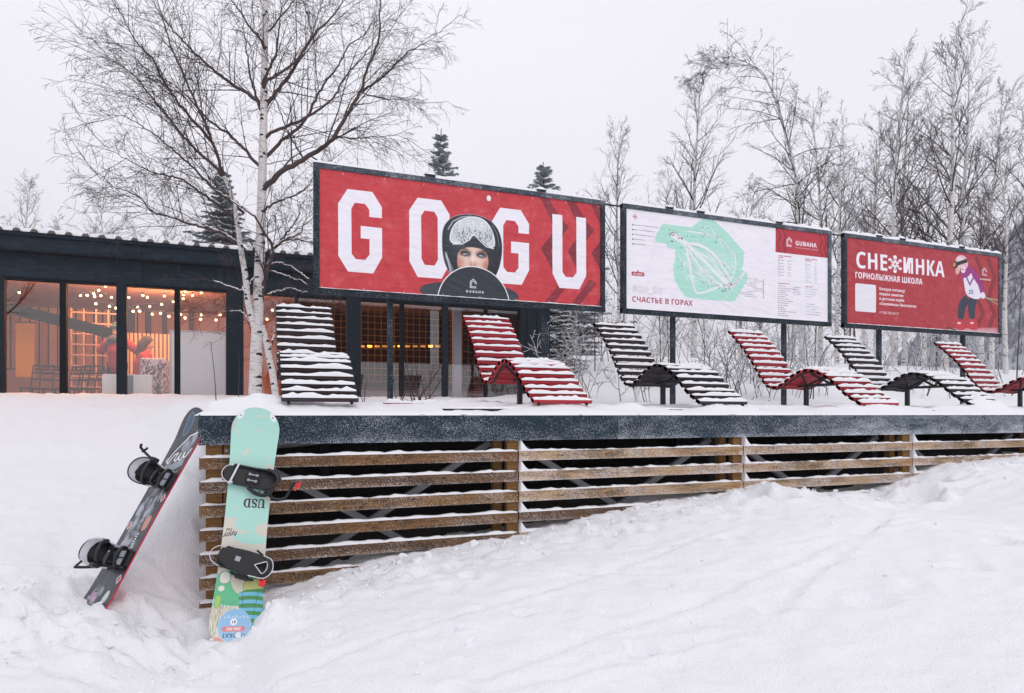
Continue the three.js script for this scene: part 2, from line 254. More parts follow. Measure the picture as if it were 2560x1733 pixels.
  // snow lying on the deck
  const xs = spread([[DX0 - .02, 8, .045], [8, DX1, .12]]), zs = spread([[0, .16, .02], [.16, 2.75, .06]]);
  const deckSnow = (x, q) => {   // q: distance behind the front edge
    const lip = Math.pow(clamp((q + .004) / .05), .5), edge = Math.min(lip, Math.pow(clamp((x - DX0 + .02) / .06), .5));
    let h = .022 + .022 * fbm(x * 4, q * 4, 3) + .008 * noise(x * 17, q * 9, 6) + .07 * sstep(.25, 1.0, q) * (1 + .9 * fbm(x * 1.7, q * 2.2, 3, 4)) + .03 * sstep(1.2, 2.6, q);
    h += .05 * Math.exp(-Math.pow((q - .42) / .13, 2)) * Math.max(0, fbm(x * 2.6, 3, 3, 9) + .25) * 2; const s = 1 - Math.abs(noise(x * 12, q * 12, 2)); h += .016 * (s * s - .5) * sstep(.15, .4, q);
    h += .25 * Math.exp(-((x + .02) ** 2 + (q - .5) ** 2) / .06) * .35;
    for (const [fx, a] of [[.4, .02], [2.35, .05], [4.0, .07], [5.97, .09], [7.63, .15]]) h += a * Math.exp(-Math.pow((x - fx) / .36, 2) - Math.pow((q - .30) / .17, 2)) * (1 + .8 * fbm(x * 5, q * 5, 2, 3));
    return 1.496 + Math.max(.004, h) * edge;
  };
  const g = sheet(xs, zs, (x, q) => deckSnow(x, q)); 
  const pos = g.attributes.position; for (let i = 0; i < pos.count; i++) { const q = -pos.getZ(i); if (q < .019) { pos.setY(i, 1.492); pos.setZ(i, .008 + .010 * noise(pos.getX(i) * 9, 2) + .006 * noise(pos.getX(i) * 24, 5)); } } g.computeVertexNormals();
  tag(put('snow_cover', g, snowMat), 'white snow cover lying on the deck'); 

  deckSnowAt = (x, Z) => deckSnow(x, Z - DZ);
}
// ---------- wave-shaped slatted loungers ----------
const WAVE = smooth([[0, .10], [.18, .2], [.42, .39], [.62, .48], [.78, .49], [.93, .44], [1.1, .345], [1.22, .32], [1.32, .345], [1.44, .46], [1.62, .70], [1.83, .92], [2.05, 1.11]].map(([s, y]) => new V3(0, y, -s)), 90);
const LW = .54;
function makeLounger(label, paint, metal, seed, heavy) {
  const t = thing('wave_lounger', label, 'lounger', null, 'wave shaped loungers in a row on the deck');
  const len = []; let L = 0; WAVE.forEach((p, i) => { if (i) L += p.distanceTo(WAVE[i - 1]); len.push(L); });
  const pointAt = s => { let i = 1; while (i < len.length - 1 && len[i] < s) i++; const k = (s - len[i - 1]) / (len[i] - len[i - 1]); return [WAVE[i - 1].clone().lerp(WAVE[i], k), WAVE[i].clone().sub(WAVE[i - 1]).normalize()]; };
  for (const x of [.05, LW - .05]) { const m = new Mesher(); m.tube(WAVE.filter((p, i) => i % 3 === 0).map(p => new V3(x, p.y - .018, p.z)), () => .013, 6, 1, 0, true); mesh('side_rail', m.geo(), metal, t); }
  const slatGeo = bar(LW, .032, .062, .003).translate(LW / 2, 0, 0), N = 25;
  const snowTop = [0, 1, 2, 3, 4, 5].map(k => snowStrip(LW - .01, .064, heavy ? .030 : .022, seed + k, { rough: .7, step: .035, bare: heavy ? .15 : .25 }).translate(LW / 2, 0, 0));
  for (let i = 0; i < N; i++) {
    const [p, d] = pointAt(L * (i + .35) / N), s = mesh('slat', slatGeo, paint, t), a = Math.atan2(d.y, -d.z);
    s.position.set(0, p.y, p.z); s.rotation.x = -a * -1;
    const q = mesh('snow', snowTop[(i * 5 + seed * 3 + (i >> 2)) % 6], crustMat, s);
    q.rotation.x = -a * (Math.abs(a) > .5 ? .62 : .35); q.position.set(0, .014 + (Math.abs(a) > .5 ? .004 : 0), Math.sin(a) * -.004); q.scale.set(1, Math.abs(a) > .7 ? .85 : 1, Math.abs(a) > .7 ? .66 : .92);
  }
  const c = LW / 2;
  mesh('support_post', at3(vbar(.36, .045, .045, .004), c, .15, -.98), metal, t);
  mesh('support_bar', at3(bar(.86, .03, .04, .003), c, .335, -.93, Math.PI / 2), metal, t);
  for (const x of [.06, LW - .06]) { mesh('strut', barBetween(new V3(c, .335, -1.25), new V3(x, .31, -1.28), .025, .025, .003), metal, t); mesh('strut', barBetween(new V3(c, .34, -.62), new V3(x, .455, -.70), .025, .025, .003), metal, t); mesh('strut', barBetween(new V3(c, .335, -.98), new V3(x, .465, -.84), .02, .02, .003), metal, t); }
  mesh('base_foot', at3(bar(.5, .02, .06, .003), c, .02, -.98), metal, t);
  return t;
}
{
  const red = std(rgb(176, 38, 52), .55), brown = std(rgb(52, 40, 44), .6), metal = std(rgb(36, 40, 44), .5, { metalness: .3 });
  const spots = [[.135, 'dark brown wave lounger nearest the birch trunk, leftmost in the row', 0], [2.08, 'red wave lounger under the big red letter billboard', 1], [3.72, 'dark brown wave lounger standing before the gap between the red and white billboards', 0], [5.70, 'red wave lounger under the white map billboard', 1], [7.36, 'dark brown wave lounger with foot end deep in snow below the ski school billboard', 0], [9.55, 'red wave lounger at the right end, cut off by the picture edge', 1]];
  spots.forEach(([x, label, k], i) => { const l = makeLounger(label, k ? red : brown, metal, 11 + i * 7, i > 2); l.position.set(x, 1.5, -4.9); });
  // long steel rails the loungers are bolted to
  const rails = [[1.35, 2.9, 'snowy dark steel rail on the deck under the red lounger foot by the birch side'], [3.35, 4.5, 'snowy dark steel rail on the deck under the second brown lounger foot'], [5.4, 7.0, 'snowy dark steel rail on the deck under the second red lounger foot'], [7.15, 8.9, 'snowy dark steel rail at the right end of the deck']];
  for (const [a, b, label] of rails) { const t = thing('floor_rail', label, 'rail', [(a + b) / 2, 1.535, -5.02], 'steel rails along the deck'); mesh('rail', bar(b - a, .02, .04, .003), metal, t); const s = mesh('snow', snowStrip(b - a, .055, .012, a * 9 | 0, { rough: .9 }), crustMat, t); s.position.y = .012; mesh('bracket', at3(vbar(.09, .02, .04, .002), .2, -.04, 0), metal, t); mesh('bracket', at3(vbar(.09, .02, .04, .002), -(b - a) / 2 + .1, -.04, 0), metal, t); }
  const pl = thing('red_plank', 'low red plank half buried in the deck snow left of the red lounger', 'plank', [1.72, 1.585, -6.25]); mesh('board', bar(1.25, .06, .04, .004), red, pl); const s = mesh('snow', snowStrip(1.25, .06, .03, 4, { rough: .8 }), crustMat, pl); s.position.y = .025;
}
// ---------- billboards ----------
const BZ = 7.7, BW = 3.742, BH = 1.488, BY = 2.872;   // plane, outer size, underside height
function poly(g, pts, fill) { g.fillStyle = fill; g.beginPath(); pts.forEach(([x, y], i) => i ? g.lineTo(x, y) : g.moveTo(x, y)); g.closePath(); g.fill(); }
function blob(g, pts, fill, stroke, lw) { const n = pts.length; g.beginPath(); for (let i = 0; i < n; i++) { const a = pts[i], b = pts[(i + 1) % n], m = [(a[0] + b[0]) / 2, (a[1] + b[1]) / 2]; i ? g.quadraticCurveTo(a[0], a[1], m[0], m[1]) : g.moveTo(m[0], m[1]); } g.quadraticCurveTo(pts[0][0], pts[0][1], (pts[0][0] + pts[1][0]) / 2, (pts[0][1] + pts[1][1]) / 2); g.closePath(); if (fill) { g.fillStyle = fill; g.fill(); } if (stroke) { g.strokeStyle = stroke; g.lineWidth = lw; g.stroke(); } }
function line(g, pts, col, lw) { g.strokeStyle = col; g.lineWidth = lw; g.beginPath(); pts.forEach(([x, y], i) => i ? g.lineTo(x, y) : g.moveTo(x, y)); g.stroke(); }
function houseMark(g, x, y, s, col) { const k = s / 85; g.save(); g.translate(x, y); g.scale(k, k); g.lineJoin = 'miter'; g.lineCap = 'butt'; line(g, [[55, 45], [55, 25], [28, 2], [2, 25], [2, 76], [56, 76]], col, 6); line(g, [[44, 40], [44, 30], [28, 17], [13, 30], [13, 65], [56, 65]], col, 5); g.restore(); }
function fit(g, str, x, y, w, h, font, col, stroke) { g.save(); g.font = `${font.includes('bold') ? 'bold ' : ''}100px ${font.replace('bold ', '')}`; const m = g.measureText(str), cap = 72; g.translate(x, y + h); g.scale(w / m.width, h / cap); g.textBaseline = 'alphabetic'; if (stroke) { g.strokeStyle = col; g.lineWidth = 3; g.strokeText(str, 0, 0); } else { g.fillStyle = col; g.fillText(str, 0, 0); } g.restore(); }
function weather(g, w, h, seed, n) { const r = rng(seed); for (let i = 0; i < n; i++) { g.fillStyle = `rgba(${r() < .5 ? '255,235,238' : '120,10,24'},${.015 + r() * .04})`; g.beginPath(); g.ellipse(r() * w, r() * h, 6 + r() * 60, 3 + r() * 22, r() * 3, 0, 7); g.fill(); } for (let i = 0; i < n * 6; i++) { g.fillStyle = `rgba(${r() < .4 ? '250,240,244' : '90,12,24'},${.05 + r() * .16})`; g.fillRect(r() * w, r() * h, 1 + r() * 2, 1 + r() * 2); } for (let i = 0; i < n / 3; i++) { g.strokeStyle = `rgba(255,225,230,${.05 + r() * .12})`; g.lineWidth = 1 + r(); const x = r() * w, y = r() * h; g.beginPath(); g.moveTo(x, y); g.quadraticCurveTo(x + r() * 30 - 15, y + r() * 16 - 8, x + r() * 60 - 30, y + r() * 24 - 12); g.stroke(); } }
const WHITE = '#f5f2fa';
const posterOne = canvasMap(2000, 752, (g, w, h) => {
  g.fillStyle = '#cb3a43'; g.fillRect(0, 0, w, h);
  // chevrons
  for (const dx of [0, 210, 405]) { poly(g, [[1512 + dx, 0], [1580 + dx, 0], [1690 + dx, 150], [1612 + dx, 150 + 30]], '#8c2937'); poly(g, [[1521 + dx, 363], [1685 + dx, 147], [1740 + dx, 190], [1595 + dx, 375], [1690 + dx, 530], [1640 + dx, 560]], '#842836'); poly(g, [[1700 + dx, 560], [1760 + dx, 580], [1620 + dx, 752], [1545 + dx, 752]], '#8c2937'); }
  weather(g, w, h, 3, 1500);
  const G = dx => [[114 + dx, 207], [172 + dx, 109], [329 + dx, 109], [391 + dx, 200], [391 + dx, 272], [310 + dx, 272], [310 + dx, 226], [283 + dx, 191], [219 + dx, 191], [196 + dx, 231], [198 + dx, 521], [224 + dx, 553], [283 + dx, 553], [311 + dx, 517], [311 + dx, 416], [255 + dx, 416], [255 + dx, 336], [392 + dx, 336], [392 + dx, 528], [335 + dx, 636], [175 + dx, 636], [115 + dx, 540]];
  poly(g, G(0), WHITE); poly(g, G(1037), WHITE);
  g.fillStyle = WHITE; g.beginPath(); [[571, 197], [627, 109], [788, 109], [847, 199], [847, 533], [791, 636], [628, 636], [571, 536]].forEach((p, i) => i ? g.lineTo(...p) : g.moveTo(...p)); g.closePath(); [[651, 227], [653, 512], [676, 552], [742, 552], [765, 511], [764, 226], [740, 190], [674, 190]].forEach((p, i) => i ? g.lineTo(...p) : g.moveTo(...p)); g.closePath(); g.fill('evenodd');
  poly(g, [[1608, 109], [1687, 109], [1691, 519], [1717, 553], [1773, 553], [1804, 515], [1800, 109], [1880, 109], [1882, 533], [1825, 636], [1666, 636], [1612, 535]], WHITE);
  // rider behind a board: jacket, helmet, goggles, face
  blob(g, [[640, 752], [645, 700], [700, 675], [800, 655], [1010, 640], [1250, 660], [1335, 690], [1362, 752], [1000, 800]], '#39424d');
  const r = rng(8); for (let i = 0; i < 60; i++) { g.strokeStyle = `rgba(${r() < .5 ? '120,132,145' : '22,28,34'},.35)`; g.lineWidth = 1 + r() * 4; const x = 650 + r() * 700, y = 672 + r() * 70; g.beginPath(); g.moveTo(x, y); g.lineTo(x + r() * 40 - 20, y + 10 + r() * 20); g.stroke(); }
  const puff = (pts, k) => pts.map(([x, y]) => [1010 + (x - 1010) * k, 395 + (y - 395) * k]), shell = puff([[806, 380], [816, 285], [880, 215], [1000, 188], [1130, 212], [1200, 290], [1216, 410], [1190, 530], [1150, 600], [870, 610], [815, 500]], 1.075);
  { const hg = g.createRadialGradient(930, 270, 20, 1010, 400, 260); hg.addColorStop(0, '#59636e'); hg.addColorStop(.45, '#333c46'); hg.addColorStop(1, '#161b21'); blob(g, shell, hg, 'rgba(210,216,224,.55)', 5); line(g, [[835, 300], [870, 240], [930, 205], [1000, 192]], 'rgba(214,220,228,.7)', 9); line(g, [[1150, 235], [1190, 300], [1206, 380]], 'rgba(150,160,170,.6)', 7); }
  for (let i = 0; i < 900; i++) { const a = r() * 6.28, d = Math.sqrt(r()), x = 1010 + Math.cos(a) * 195 * d, y = 400 + Math.sin(a) * 200 * d; g.fillStyle = `rgba(${r() < .35 ? '150,160,172' : '14,18,24'},.22)`; g.fillRect(x, y, 2 + r() * 5, 2 + r() * 6); }
  for (let i = 0; i < 26; i++) { g.strokeStyle = `rgba(200,206,214,${.2 + r() * .4})`; g.lineWidth = 1 + r() * 3; g.beginPath(); g.moveTo(812 + r() * 14, 440 + r() * 40); g.lineTo(850 + r() * 26, 560 + r() * 50); g.stroke(); }
  // face seen between helmet and board: warm skin print, smoky eyes
  { const fg = g.createRadialGradient(1008, 470, 20, 1008, 480, 135); fg.addColorStop(0, '#f3d9cd'); fg.addColorStop(.55, '#e6c0ae'); fg.addColorStop(.85, '#c98f78'); fg.addColorStop(1, '#8d5a48'); blob(g, [[897, 500], [905, 440], [950, 412], [1015, 402], [1085, 412], [1122, 445], [1126, 510], [1110, 560], [1060, 575], [1015, 620], [950, 575], [905, 560]], fg);
    const soft = (x, y, rx, ry, c, a) => { const q = g.createRadialGradient(0, 0, 0, 0, 0, 1); q.addColorStop(0, c + a + ')'); q.addColorStop(1, c + '0)'); g.save(); g.translate(x, y); g.scale(rx, ry); g.fillStyle = q; g.beginPath(); g.arc(0, 0, 1, 0, 7); g.fill(); g.restore(); };
    soft(1012, 520, 40, 26, 'rgba(150,86,70,', .55); soft(1012, 500, 12, 60, 'rgba(255,240,230,', .55); soft(925, 515, 34, 40, 'rgba(190,110,90,', .5); soft(1102, 515, 30, 40, 'rgba(190,110,90,', .5); soft(985, 470, 14, 46, 'rgba(170,110,92,', .35);
    for (const [x, y, s, t] of [[957, 453, 1, .1], [1074, 455, .96, -.08]]) { soft(x, y - 6, 58 * s, 34 * s, 'rgba(38,26,30,', .95); soft(x, y - 2, 44 * s, 22 * s, 'rgba(20,14,18,', .9); g.save(); g.translate(x, y); g.rotate(t * -1); g.fillStyle = '#17131a'; g.beginPath(); g.moveTo(-30 * s, 4); g.quadraticCurveTo(0, -22 * s, 30 * s, 0); g.quadraticCurveTo(0, 20 * s, -30 * s, 4); g.fill(); g.fillStyle = '#d9e2e8'; g.beginPath(); g.moveTo(-21 * s, 3); g.quadraticCurveTo(0, -13 * s, 21 * s, 1); g.quadraticCurveTo(0, 13 * s, -21 * s, 3); g.fill(); g.save(); g.clip(); g.fillStyle = '#6d93ac'; g.beginPath(); g.arc(3, 0, 10 * s, 0, 7); g.fill(); g.fillStyle = '#a9c8d8'; g.beginPath(); g.arc(3, 2, 6.5 * s, 0, 7); g.fill(); g.fillStyle = '#0e1114'; g.beginPath(); g.arc(3, 0, 4.2 * s, 0, 7); g.fill(); g.restore(); g.fillStyle = '#fff'; g.beginPath(); g.arc(-1, -4, 2, 0, 7); g.fill(); g.restore(); }
    soft(945, 420, 42, 7, 'rgba(70,44,38,', .9); soft(1088, 424, 38, 7, 'rgba(70,44,38,', .9); soft(1003, 530, 6, 4, 'rgba(80,36,30,', .8); soft(1024, 530, 6, 4, 'rgba(80,36,30,', .8); }
  const gog = [[862, 392], [862, 330], [900, 250], [1005, 205], [1095, 220], [1150, 298], [1163, 394], [1108, 384], [1058, 340], [1019, 316], [986, 350], [935, 382]];
  blob(g, puff(gog, 1.08), '#d3dadd', '#f0f0f4', 8);
  g.save(); g.beginPath(); g.ellipse(1010, 300, 148, 92, 0, 0, 7); g.clip(); for (let i = 0; i < 420; i++) { const x = 862 + r() * 300, y = 250 + r() * 140; if (r() > (y - 240) / 120) continue; g.fillStyle = `rgba(${r() < .5 ? '38,52,52' : '92,110,108'},.6)`; g.fillRect(x, y, 2 + r() * 4, 5 + r() * 14); } for (let i = 0; i < 60; i++) { g.fillStyle = 'rgba(245,246,250,.5)'; g.fillRect(900 + r() * 220, 215 + r() * 60, 6 + r() * 20, 3 + r() * 8); } g.restore();
  blob(g, [[930, 402], [975, 372], [1019, 332], [1062, 362], [1110, 408], [1019, 400]], '#2b333c');
  line(g, [[866, 396], [935, 388], [986, 356], [1005, 326], [1019, 318], [1034, 326], [1058, 350], [1108, 390], [1164, 400]], '#f0eef4', 7);
  g.fillStyle = '#2c343d'; g.beginPath(); g.moveTo(765, 752); g.bezierCurveTo(790, 620, 900, 536, 1016, 536); g.bezierCurveTo(1140, 536, 1250, 620, 1276, 752); g.closePath(); g.fill(); g.strokeStyle = WHITE; g.lineWidth = 7; g.stroke();
  for (let i = 0; i < 700; i++) { const x = 790 + r() * 460, y = 560 + r() * 190; if (((x - 1018) / 240) ** 2 + ((y - 752) / 200) ** 2 > 1) continue; g.fillStyle = `rgba(${r() < .4 ? '96,108,122' : '12,16,20'},.25)`; g.fillRect(x, y, 2 + r() * 6, 2 + r() * 4); }
  houseMark(g, 992, 620, 68, '#f4f2f8'); g.font = 'bold 24px sans-serif'; g.letterSpacing = '6px'; g.fillStyle = '#f4f2f8'; g.fillText('GUBAHA', 962, 716); g.letterSpacing = '0px';
  for (let i = 0; i < 16; i++) { g.fillStyle = '#f2f2f6'; g.beginPath(); g.arc(14 + i * 131, i % 2 ? 14 : 740, 3, 0, 7); g.fill(); }
});
const posterTwo = canvasMap(2000, 752, (g, w, h) => {
  const r = rng(12); g.fillStyle = '#f4f1f9'; g.fillRect(0, 0, w, h);
  for (let i = 0; i < 200; i++) { g.fillStyle = `rgba(${r() < .5 ? '255,255,255' : '205,203,216'},.06)`; g.beginPath(); g.ellipse(r() * w, r() * h, 20 + r() * 90, 10 + r() * 30, r() * 3, 0, 7); g.fill(); }
  const mint = '#b2e6d6', outline = [[331, 93], [460, 95], [597, 92], [702, 13], [797, 11], [932, 101], [1089, 231], [1083, 328], [1057, 374], [1127, 413], [1121, 453], [1060, 540], [999, 625], [760, 628], [545, 622], [490, 566], [445, 500], [432, 401], [456, 338], [447, 293], [475, 260], [384, 252], [357, 220], [267, 213], [276, 178]]; poly(g, outline, mint); g.lineJoin = 'round'; line(g, [...outline, outline[0], outline[1]], mint, 26);
  const pale = '#eef0f2'; g.lineCap = 'round';
  const tr = (pts, lw, c = pale) => { g.strokeStyle = c; g.lineWidth = lw; g.beginPath(); pts.forEach(([x, y], i) => { if (!i) g.moveTo(x, y); else { const p = pts[i - 1]; g.quadraticCurveTo(p[0], p[1], (p[0] + x) / 2, (p[1] + y) / 2); if (i === pts.length - 1) g.lineTo(x, y); } }); g.stroke(); };
  tr([[540, 223], [566, 345], [619, 588], [666, 601], [858, 526]], 16); tr([[545, 225], [604, 326], [772, 462], [868, 518], [930, 510]], 12); tr([[549, 215], [671, 204], [823, 277], [900, 380], [967, 464]], 22); tr([[560, 230], [700, 330], [850, 450], [930, 510]], 14); tr([[545, 215], [640, 280], [800, 400], [950, 500]], 24); tr([[977, 455], [1039, 291], [931, 181], [815, 120], [550, 114]], 10); tr([[590, 260], [760, 300], [880, 420], [950, 490]], 12); tr([[420, 160], [480, 185], [540, 215]], 44); tr([[880, 520], [960, 530], [1060, 450], [1100, 400]], 20); tr([[680, 90], [760, 40], [830, 130], [900, 200], [880, 215]], 6); tr([[470, 300], [520, 400], [560, 330]], 6);
  for (const l of [[[545, 225], [640, 330], [780, 480], [868, 520]], [[549, 215], [700, 240], [830, 300], [967, 464]], [[545, 225], [620, 420], [700, 530], [858, 520]], [[1039, 291], [931, 181], [815, 120], [620, 100]], [[823, 277], [880, 360], [930, 450]]]) tr(l, 2.2, 'rgba(196,110,120,.7)');
  for (let i = 0; i < 220; i++) { const x = 500 + r() * 480, y = 240 + r() * 260; tr([[x, y], [x + 20 + r() * 40, y + 20 + r() * 40]], 2 + r() * 4, 'rgba(238,240,242,.8)'); }
  for (let i = 0; i < 34; i++) { const a = r() * 6.28, x = 700 + Math.cos(a) * (200 + r() * 180), y = 330 + Math.sin(a) * (150 + r() * 130); if (x < 460 || x > 1060) continue; poly(g, [[x, y], [x - 5, y + 16], [x + 5, y + 16]], '#5c8f86'); }
  for (const [x, y, n, s] of [[430, 140, 30, 50], [480, 170, 16, 22], [405, 205, 6, 12], [930, 520, 26, 40], [960, 495, 10, 20], [900, 555, 8, 20]]) for (let i = 0; i < n; i++) { g.fillStyle = r() < .18 ? '#c04b52' : r() < .2 ? '#c9a25a' : '#3f4850'; g.fillRect(x + (r() - .5) * s * 2, y + (r() - .5) * s, 3 + r() * 7, 3 + r() * 6); }
  poly(g, [[985, 505], [1060, 440], [1075, 455], [1000, 525]], '#c9cbd2'); line(g, [[905, 640], [985, 530], [1125, 395]], '#dfe1e6', 10);
  // red corner panel
  g.fillStyle = '#b93342'; g.fillRect(1428, 0, 572, 200); g.save(); g.beginPath(); g.rect(1428, 0, 572, 200); g.clip(); for (const x of [1440, 1500, 1900, 1950]) line(g, [[x, 0], [x + 40, 60], [x + 10, 130], [x + 40, 200]], 'rgba(130,24,40,.55)', 20); g.restore();
  houseMark(g, 1546, 62, 84, '#f2f0f6'); fit(g, 'GUBAHA', 1640, 84, 236, 38, 'bold sans-serif', '#f2f0f6'); g.font = '17px sans-serif'; g.letterSpacing = '5px'; g.fillStyle = '#f2f0f6'; g.fillText('всесезонный курорт', 1642, 146); g.letterSpacing = '0px';
  // small print: key, lists, compass
  const small = (x, y, ww, c = 'rgba(90,92,108,.75)', hh = 5) => { let q = x; while (q < x + ww) { const l = 6 + r() * 22; g.fillStyle = c; g.fillRect(q, y, Math.min(l, x + ww - q), hh); q += l + 5; } };
  for (let i = 0; i < 5; i++) { const y = 117 + i * 36; g.fillStyle = '#333840'; g.beginPath(); g.arc(58, y, 6, 0, 7); g.fill(); small(68, y - 4, [215, 185, 170, 95, 110][i]); line(g, [[68 + [215, 185, 170, 95, 110][i], y], [330, y + 4], [400, y < 200 ? 150 : 200]], 'rgba(120,122,135,.5)', 1.5); }
  for (let i = 0; i < 11; i++) { const y = 441 + i * 14.7; g.fillStyle = '#b4303f'; g.beginPath(); g.arc(1300, y, 5, 0, 7); g.fill(); small(1290 - (60 + r() * 120 + (i > 7 ? 60 : 0)), y - 3, 60 + (i > 7 ? 80 : 40), 'rgba(90,92,108,.7)', 4); line(g, [[1130, y], [1230, y]], 'rgba(140,142,152,.35)', 1); }
  g.fillStyle = '#b4303f'; small(1460, 222, 140, '#b4566a', 8); small(1460, 236, 50, '#b4566a', 8); small(1746, 224, 140, '#b4566a', 8); small(1746, 238, 70, '#b4566a', 8);
  for (let i = 0; i < 6; i++) { g.strokeStyle = '#50545e'; g.lineWidth = 2; g.beginPath(); g.arc(1466, 262 + i * 25, 8, 0, 7); g.stroke(); small(1480, 260 + i * 25, 30 + r() * 14); small(1560, 260 + i * 25, 34); }
  for (let i = 0; i < 13; i++) { small(1748, 258 + i * 14, 30 + r() * 60, 'rgba(120,140,160,.6)', 4); small(1850, 258 + i * 14, 28, 'rgba(120,140,160,.6)', 4); }
  small(1462, 452, 110, '#b4566a', 8); small(1752, 460, 80, '#b4566a', 8);
  for (let i = 0; i < 15; i++) { g.fillStyle = '#2e333b'; g.fillRect(1460, 474 + i * 17.6, 7, 9); small(1476, 476 + i * 17.6, 40 + r() * 130); } for (let i = 0; i < 4; i++) { g.fillStyle = '#2e333b'; g.fillRect(1622, 474 + i * 19, 7, 9); small(1638, 476 + i * 19, 45 + r() * 20); }
  for (let i = 0; i < 9; i++) { const y = 478 + i * 22 + (i > 3 ? 40 : 0); g.fillStyle = '#8fcfd6'; g.fillRect(1748, y, 7, 9); small(1764, y + 2, 60 + r() * 110, 'rgba(110,130,150,.7)'); }
  line(g, [[1700, 230], [1700, 730]], 'rgba(160,162,172,.4)', 1.5); line(g, [[1440, 425], [1980, 425]], 'rgba(160,162,172,.4)', 1.5);
  g.strokeStyle = '#b4303f'; g.lineWidth = 2.5; for (let a = 0; a < 8; a++) { g.beginPath(); g.moveTo(77, 53); g.lineTo(77 + Math.cos(a * .785) * (a % 2 ? 14 : 24), 53 + Math.sin(a * .785) * (a % 2 ? 14 : 24)); g.stroke(); } g.lineWidth = 1.5; g.beginPath(); g.arc(77, 53, 15, 0, 7); g.stroke();
  // you are here, hashtag, slogan
  g.fillStyle = '#bd3f4e'; g.beginPath(); g.roundRect(48, 470, 110, 30, 5); g.fill(); poly(g, [[103, 448], [95, 471], [111, 471]], '#bd3f4e'); fit(g, 'МЫ ЗДЕСЬ', 62, 478, 82, 14, 'bold sans-serif', '#f2f0f6');
  fit(g, '#GO_GU', 54, 576, 272, 46, 'bold sans-serif', 'rgba(170,168,182,.9)', true); fit(g, 'СЧАСТЬЕ В ГОРАХ', 49, 656, 552, 42, 'bold sans-serif', '#b0384e');
});
